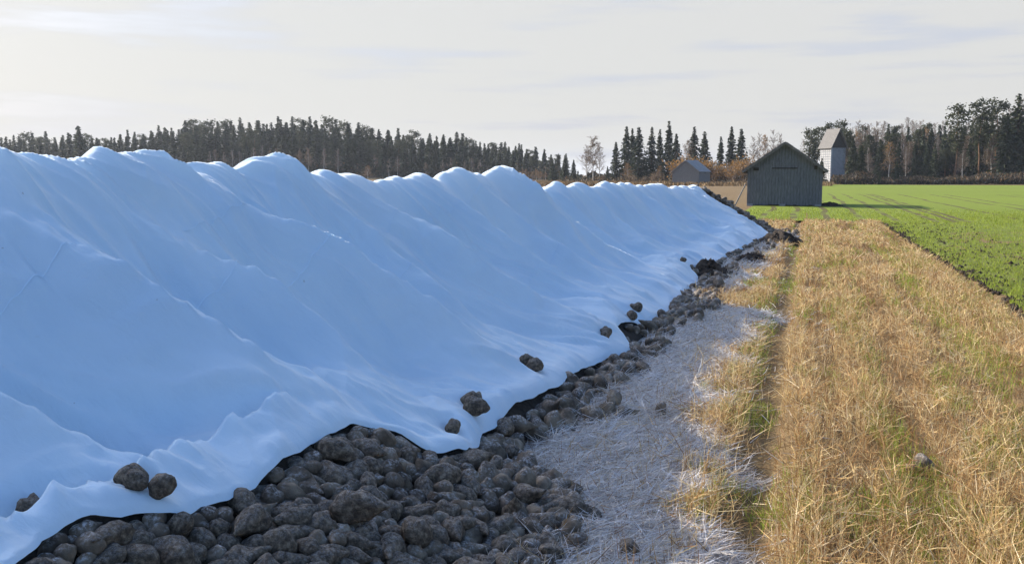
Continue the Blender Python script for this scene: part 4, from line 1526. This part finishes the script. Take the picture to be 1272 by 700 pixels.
def shrub_kind(seed, h=3.5, leaf='autumn', nleaf=500, R=1.4):
    r = np.random.default_rng(seed)
    Pt = []; Dt = []; Lt = []
    tips = []
    for k in range(50):
        a = r.uniform(0, 6.28); sp = r.uniform(.05, .5)
        d = np.array([math.cos(a) * sp, math.sin(a) * sp, 1]); d /= np.linalg.norm(d)
        b = np.array([r.normal(0, .3 * R), r.normal(0, .3 * R), -.05])
        L = h * r.uniform(.55, 1.0)
        Pt.append(b); Dt.append(d); Lt.append(L)
        for j in range(8):
            p = b + d * L * r.uniform(.25, 1)
            e = d + r.normal(size=3) * .5; e /= np.linalg.norm(e)
            l2 = h * r.uniform(.1, .25)
            Pt.append(p); Dt.append(e); Lt.append(l2); tips.append(p + e * l2 * .7)
    P = np.array(Pt); D = np.array(Dt); L = np.array(Lt)[:, None]
    S = np.cross(D, r.normal(size=D.shape)); S /= np.linalg.norm(S, axis=1, keepdims=True)
    V = np.stack([P - S * .02, P + S * .02, P + D * L], 1).reshape(-1, 3)
    i = np.arange(len(P)) * 3
    stem = np_mesh('stems', V, np.stack([i, i + 1, i + 2], -1), M['twig'])
    tp = np.array(tips)[r.integers(0, len(tips), nleaf)] + r.normal(0, .2, (nleaf, 3))
    tp[:, 2] = np.maximum(tp[:, 2], .1)
    lv, lF = quads(tp, np.full(nleaf, .26), r, aspect=.7)
    return stem, np_mesh('foliage', lv, lF, M[leaf])


SPR = [spruce_kind(200 + k, 16, [3.0, 2.6, 3.3, 2.3, 2.9][k]) for k in range(5)]
PIN = [pine_kind(230 + k, 16, [.5, .58, .42][k], [1.7, 1.45, 1.9][k]) for k in range(3)]
BIR = [bare_kind(250 + k, 14) for k in range(3)]
ORB = [bare_kind(260 + k, 13, 'autumn', 800) for k in range(2)]
BRB = [bare_kind(270 + k, 13, 'brown', 900) for k in range(2)]
SHR = [shrub_kind(280 + k, 3.6, 'autumn') for k in range(3)]
SHB = [shrub_kind(285 + k, 3.2, 'brown', 420) for k in range(2)]
CY, SY = math.cos(YAW), math.sin(YAW)


def wpos(b, d):
    """bearing b (tangent to the right of the view axis) and distance d along it -> ground X, Y"""
    r_ = b * d
    return r_ * CY - d * SY, r_ * SY + d * CY


def tree(kind, b, d, h, label, group, rnd, wide=1.0):
    """place one tree of height h"""
    x, y = wpos(b, d)
    z = float(far_rise(np.array(x), np.array(y)))
    tbl = {'spruce': (SPR, 16, 'spruce_tree', 'spruce'), 'pine': (PIN, 16, 'pine_tree', 'pine'), 'birch': (BIR, 14.5, 'bare_birch', 'birch'),
           'gold': (ORB, 13.5, 'golden_birch', 'birch'), 'brown': (BRB, 13.5, 'brown_birch', 'birch')}
    L, hh, nm, cat = tbl[kind]
    v = L[rnd.randrange(len(L))]
    s = h / hh
    root = empty(nm, (x, y, z - .05), rnd.uniform(0, 6.28), (s * wide, s * wide, s))
    tag(root, label, cat, group)
    link('crown', v[0], root); link('trunk', v[1], root)
    if len(v) > 2 and v[2]: link('foliage', v[2], root)
    return root


def shrub(b, d, h, label, group, rnd, brown=False):
    x, y = wpos(b, d)
    L = SHB if brown else SHR
    v = L[rnd.randrange(len(L))]
    s = h / 3.4
    root = empty('autumn_shrub', (x, y, float(far_rise(np.array(x), np.array(y)))), rnd.uniform(0, 6.28), (s * 1.1, s * 1.1, s))
    tag(root, label, 'shrub', group)
    link('stems', v[0], root); link('foliage', v[1], root)


def top_h(px, py, d):
    """tree height so that a top seen at photo row py is reached at distance d"""
    b = (px - 636) / 1200
    x, y = wpos(b, d)
    return 2.1 + (217 - py) / 1200 * d - float(far_rise(np.array(x), np.array(y)))


def plant_woods():
    rnd = random.Random(42)
    # ---- wood on the rise behind the heap (left)
    prof_x = [-40, 0, 40, 85, 100, 115, 150, 180, 215, 240, 300, 370, 420, 470, 520, 575, 600, 650, 690, 715]
    prof_y = [170, 171, 164, 168, 158, 167, 167, 162, 158, 152, 149, 148, 150, 159, 166, 164, 172, 178, 187, 200]
    px = -36
    rows = [(378, 0), (360, 4), (342, 11), (326, 22)]
    for d, dy in rows:
        px = -36 + rnd.uniform(0, 6)
        while px < 706:
            py = np.interp(px, prof_x, prof_y) + dy + rnd.choice([-3, 0, 1, 2, 4, 6])
            dd = d + rnd.uniform(-8, 8)
            h = max(4.0, top_h(px, py, dd))
            u = rnd.random()
            k = 'spruce' if u < .84 else 'pine'
            if dy == 22 and u > .5: k = 'birch' if u < .85 else 'brown'
            if k in ('birch', 'brown'): h *= .8
            nm = {'spruce': 'dark spruce in the wood on the rise behind the white heap', 'pine': 'pine in the wood on the rise behind the white heap',
                  'birch': 'bare grey birch at the edge of the wood behind the white heap', 'brown': 'brown-leaved birch at the edge of the wood behind the white heap'}[k]
            zone = 'at the left end' if px < 90 else ('left of the highest part' if px < 230 else ('in the highest part' if px < 430 else ('on the falling right side' if px < 580 else 'at the low right end')))
            rowt = {0: 'back row', 4: 'second row', 11: 'third row', 22: 'front row'}[dy]
            nm = '%s, %s of the wood behind the heap, %s' % ({'spruce': 'dark spruce', 'pine': 'pine', 'birch': 'bare grey birch', 'brown': 'brown-leaved birch'}[k], zone, rowt)
            tree(k, (px - 636) / 1200, dd, h, nm, {'spruce': 'spruces', 'pine': 'pines', 'birch': 'bare birches', 'brown': 'brown birches'}[k] + ' of the wood behind the heap', rnd, rnd.uniform(1.05, 1.7) if k == 'spruce' else 1.25)
            px += rnd.uniform(7.0, 11.5)
    tree('spruce', (104 - 636) / 1200, 330, top_h(104, 157, 330), 'broad spruce rising highest above the left end of the far wood', 'single trees', rnd, 1.3)
    tree('gold', (458 - 636) / 1200, 300, top_h(458, 204, 300), 'small golden birch before the dark wood behind the heap', 'single trees', rnd, 2.0)
    for q in range(9):
        tree('gold', (645 + q * 4 + rnd.uniform(-1.5, 1.5) - 636) / 1200, 300 + rnd.uniform(-5, 5), 3.2 + rnd.random(), 'small golden birch in the low row at the right foot of the dark wood', 'golden birches before the dark wood', rnd, 1.6)
    # ---- trees between the wood and the hut, told apart singly
    mid = [
        ('spruce', 686, 199, 285, 1.5, 'short dark spruce at the right end of the dark wood'),
        ('spruce', 701, 193, 280, 1.2, 'narrow dark spruce next to the right end of the dark wood'),
        ('spruce', 712, 198, 275, 1.4, 'low round dark spruce left of the tall bare birch'),
        ('brown', 736, 166, 262, 1.5, 'tall wispy brown birch standing alone in the gap'),
        ('birch', 728, 176, 266, 1.2, 'bare birch on the left of the tall wispy brown birch'),
        ('birch', 744, 172, 258, 1.2, 'white-stemmed bare birch on the right of the tall wispy brown birch'),
        ('spruce', 754, 206, 250, 1.3, 'small dark spruce at the foot of the tall spruce clump'),
        ('spruce', 764, 176, 255, 1.25, 'shorter spruce on the left edge of the tall spruce clump'),
        ('spruce', 777, 157, 258, 1.05, 'slim tall spruce, second from the left of the clump'),
        ('spruce', 784, 160, 262, 1.0, 'slim spruce in the middle of the left half of the clump'),
        ('spruce', 792, 158, 250, 1.25, 'dense dark spruce in the centre of the tall clump'),
        ('spruce', 808, 158, 255, 1.1, 'tall spruce right of the centre of the clump'),
        ('spruce', 818, 161, 260, 1.0, 'narrow spruce between two taller ones of the clump'),
        ('spruce', 829, 151, 255, 1.15, 'tallest spruce at the right end of the clump'),
        ('spruce', 838, 166, 250, 1.15, 'lower spruce leaning on the tallest spruce of the clump'),
        ('gold', 779, 200, 245, 1.9, 'orange-leaved birch in front of the tall spruce clump'),
        ('brown', 800, 195, 262, 1.2, 'brown birch half hidden inside the tall spruce clump'),
        ('gold', 818, 204, 244, 1.8, 'golden birch at the right foot of the tall spruce clump'),
        ('spruce', 860, 158, 268, 1.2, 'spruce standing just above the small hut'),
        ('brown', 853, 168, 264, 1.2, 'orange-brown birch left of the spruce above the hut'),
        ('spruce', 873, 163, 262, 1.35, 'broad dark spruce right of the one above the hut'),
        ('spruce', 893, 170, 270, 1.1, 'smaller spruce left of the twin spruces'),
        ('spruce', 906, 157, 262, 1.05, 'left one of the twin slim spruces behind the barn'),
        ('spruce', 918, 160, 258, 1.15, 'right one of the twin slim spruces behind the barn'),
        ('birch', 933, 165, 275, 1.1, 'bare birch right of the twin spruces'),
        ('birch', 941, 160, 280, 1.0, 'bare birch second right of the twin spruces'),
        ('gold', 948, 163, 272, .9, 'slim golden birch rising left of the barn roof'),
        ('birch', 958, 156, 282, 1.0, 'tall bare birch above the left slope of the barn roof'),
        ('birch', 967, 161, 278, .9, 'bare birch just above the barn ridge'),
        ('pine', 1003, 161, 240, 1.1, 'pine left of the white tower'),
        ('pine', 1013, 158, 246, 1.1, 'taller pine close beside the white tower'),
        ('spruce', 1008, 178, 236, 1.1, 'spruce before the pines left of the white tower'),
        ('birch', 994, 168, 250, .9, 'thin bare birch at the right of the barn ridge'),
        ('pine', 1026, 153, 250, 1.1, 'pine directly behind the white tower'),
        ('pine', 1039, 151, 252, 1.1, 'pine behind the right edge of the tower roof'),
        ('spruce', 1056, 172, 214, 1.2, 'spruce overlapping the right corner of the white tower'),
        ('spruce', 1066, 180, 212, 1.3, 'shorter spruce right of the one overlapping the tower'),
        ('spruce', 1018, 196, 214, 1.3, 'young spruce before the left foot of the white tower'),
        ('pine', 1047, 162, 232, 1.1, 'pine rising behind the right wall of the white tower'),
        ('spruce', 1111, 200, 208, 1.2, 'small dark spruce standing forward at the field edge'),
        ('spruce', 1090, 213, 206, 1.4, 'tiny dark spruce bush at the field edge'),
        ('pine', 1183, 131, 222, 1.2, 'tall pine with rounded crown in the right wood'),
        ('pine', 1212, 126, 224, 1.15, 'slender tall pine left of the twin top pine'),
        ('pine', 1232, 124, 226, 1.15, 'tall pine with open flat crown near the right edge'),
        ('spruce', 1257, 117, 218, 1.25, 'tallest dark spruce at the right edge of the picture'),
        ('birch', 1261, 111, 234, 1.2, 'bare birch showing above the tallest spruce at right edge'),
        ('spruce', 1244, 140, 216, 1.1, 'dark spruce left of the tallest one at right edge'),
        ('spruce', 1272, 135, 214, 1.2, 'dark spruce cut by the right edge of the picture'),
    ]
    for (k, px, py, d, wd, lab) in mid:
        tree(k, (px - 636) / 1200, d, max(2.2, top_h(px, py, d)), lab, 'single trees', rnd, wd)
    # low orange thicket behind the hut and barn
    for q in range(46):
        px = 838 + 94 * rnd.random() if q < 30 else 740 + 110 * rnd.random()
        d = rnd.uniform(214, 246)
        shrub((px - 636) / 1200, d, rnd.uniform(3.2, 6.2) if q < 30 else rnd.uniform(1.4, 2.8), 'orange-leaved shrub in the low thicket behind the hut' if q < 30 else 'low brown shrub in the rough strip before the spruce clump',
              'orange thicket behind the hut' if q < 30 else 'low shrubs before the spruce clump', rnd, q >= 30 or rnd.random() < .3)
    # ---- right-hand wood
    px_ = [1040, 1060, 1090, 1120, 1150, 1180, 1200, 1230, 1260, 1300]
    py_ = [166, 162, 160, 158, 156, 160, 158, 150, 142, 135]
    for d, dy in ((276, -6), (264, -1), (252, 3), (240, 8), (226, 17)):
        px = 1040 + rnd.uniform(0, 5) + (12 if dy == 16 else 0)
        while px < 1300:
            py = np.interp(px, px_, py_) + dy + rnd.choice([-4, -1, 1, 4, 8])
            u = rnd.random()
            if dy == -6: k = 'birch' if u < .8 else 'pine'
            elif dy == 0: k = 'pine' if u < .25 else ('birch' if u < .7 else 'spruce')
            else: k = 'spruce' if u < .34 else ('pine' if u < .46 else ('brown' if u < .68 else ('birch' if u < .95 else 'gold')))
            dd = d + rnd.uniform(-6, 6)
            if k == 'birch' and dy < 1: py -= 8
            nm = {'spruce': 'dark spruce in the mixed wood on the right', 'pine': 'pine in the mixed wood on the right', 'birch': 'bare birch in the mixed wood on the right',
                  'brown': 'brown-leaved birch in the mixed wood on the right', 'gold': 'golden birch in the mixed wood on the right'}[k]
            zone = 'next to the tower' if px < 1090 else ('left of the middle' if px < 1140 else ('right of the middle' if px < 1200 else 'at the right edge of the picture'))
            nm = '%s in the right wood, %s%s' % ({'spruce': 'dark spruce', 'pine': 'pine', 'birch': 'bare birch', 'brown': 'brown-leaved birch', 'gold': 'golden birch'}[k], zone, ', front row' if dy == 17 else (', rear row' if dy < 0 else ''))
            tree(k, (px - 636) / 1200, dd, top_h(px, py, dd), nm, {'spruce': 'spruces', 'pine': 'pines', 'birch': 'bare birches', 'brown': 'brown birches', 'gold': 'golden birches'}[k] + ' of the right wood', rnd, 1.1)
            px += rnd.uniform(6, 10) if dy < 10 else rnd.uniform(8, 15)


plant_woods()


# brushwood and heath bank along the far edge of the field, right
def brush_bank():
    r = np.random.default_rng(77)
    n = 26000
    b = np.where(r.random(n) < .97, r.uniform(.33, .56, n), r.uniform(.05, .3, n))
    d = 206 + 14 * r.random(n) ** 1.3
    hump = 1.3 + 1.0 * noise(b * 40, b * 0 + 3) + 1.3 * sstep(.45, .55, b) + .9 * np.exp(-((b - .355) / .018) ** 2)
    prof = np.sin(np.pi * np.clip((d - 204) / 18, 0, 1)) ** .8
    x = b * d * CY - d * SY; y = b * d * SY + d * CY
    z = np.maximum(0, hump * prof) * r.random(n) ** .35
    P = np.stack([x, y, z - .1], -1)
    lean = np.abs(r.normal(.5, .5, n)); az = r.uniform(0, 6.28, n)
    D = np.stack([np.sin(lean) * np.cos(az), np.sin(lean) * np.sin(az), np.cos(lean)], -1)
    pal = np.array([(.05, .042, .028), (.09, .065, .04), (.15, .10, .055), (.20, .11, .05), (.03, .035, .02), (.26, .22, .17)])
    C = pal[r.choice(6, n, p=[.3, .25, .17, .08, .15, .05])] * r.uniform(.7, 1.3, (n, 1))
    blades('brush_bank', P, D, r.uniform(.3, 1.0, n), r.uniform(.12, .3, n), C, M['brush'], .2, 5, 'dark bank of brushwood and heath along the far edge of the field', 'brush')
    # rough dead grass before the middle trees
    n = 14000
    b = r.uniform(-.02, .33, n); d = r.uniform(180, 250, n)
    x = b * d * CY - d * SY; y = b * d * SY + d * CY
    P = np.stack([x, y, np.zeros(n)], -1)
    D = np.stack([r.normal(0, .3, n), r.normal(0, .3, n), np.ones(n)], -1)
    C = np.array([.24, .16, .08]) * r.uniform(.5, 1.3, (n, 1))
    blades('rough_grass', P, D, r.uniform(.3, .9, n), np.full(n, .25), C, M['brush'], .2, 6, 'rough brown grass before the middle group of trees', 'grass')


brush_bank()


def undergrowth():
    # young trees and thicket that close the view between the stems of the two woods
    r = np.random.default_rng(78)
    V = []; C = []; F = []; k0 = 0
    for (n, b0, b1, d0, d1, h0) in ((15000, .345, .56, 234, 284, 7.5), (16000, -.56, .05, 318, 390, 8.0), (3500, .06, .30, 268, 290, 3.5)):
        b = r.uniform(b0, b1, n); d = r.uniform(d0, d1, n)
        x = b * d * CY - d * SY; y = b * d * SY + d * CY
        top = h0 * (.55 + .5 * noise(b * 90, d * .05) + .25 * noise(b * 300, d * .1))
        z = far_rise(x, y) + np.maximum(top, .6) * r.random(n) ** .8
        v, f_ = quads(np.stack([x, y, z], -1), np.full(n, 1.15), r, aspect=.55)
        pal = np.array([(.03, .036, .02), (.055, .048, .032), (.09, .07, .048), (.13, .085, .04), (.02, .026, .016)])
        c = pal[r.choice(5, n, p=[.3, .25, .15, .08, .22])] * r.uniform(.7, 1.3, (n, 1))
        V.append(v); F.append(f_ + k0); C.append(np.repeat(c, 4, 0)); k0 += len(v)
    o = link('undergrowth', np_mesh('undergrowth', np.concatenate(V), np.concatenate(F), M['brush'], False, {'tint': np.concatenate(C)}))
    tag(o, 'dark thicket of young growth between the stems of the far woods', 'undergrowth', kind='stuff')


undergrowth()


# ------------------------------------------------------------------ haze
def haze():
    m = bpy.data.materials.new('thin_haze')
    m.use_nodes = True
    t = m.node_tree; t.nodes.clear()
    out = N(t, 'ShaderNodeOutputMaterial')
    v = N(t, 'ShaderNodeVolumePrincipled')
    v.inputs['Color'].default_value = (0.80, 0.87, 1.0, 1)
    v.inputs['Density'].default_value = 0.00012
    v.inputs['Anisotropy'].default_value = 0.3
    t.links.new(v.outputs[0], out.inputs['Volume'])
    mb = MB(); mb.box(-3600, 3600, -2800, 3900, -2.0, 34)
    o = mb.build('haze', m)
    tag(o, kind='stuff')


HAZE = True
if HAZE: haze()
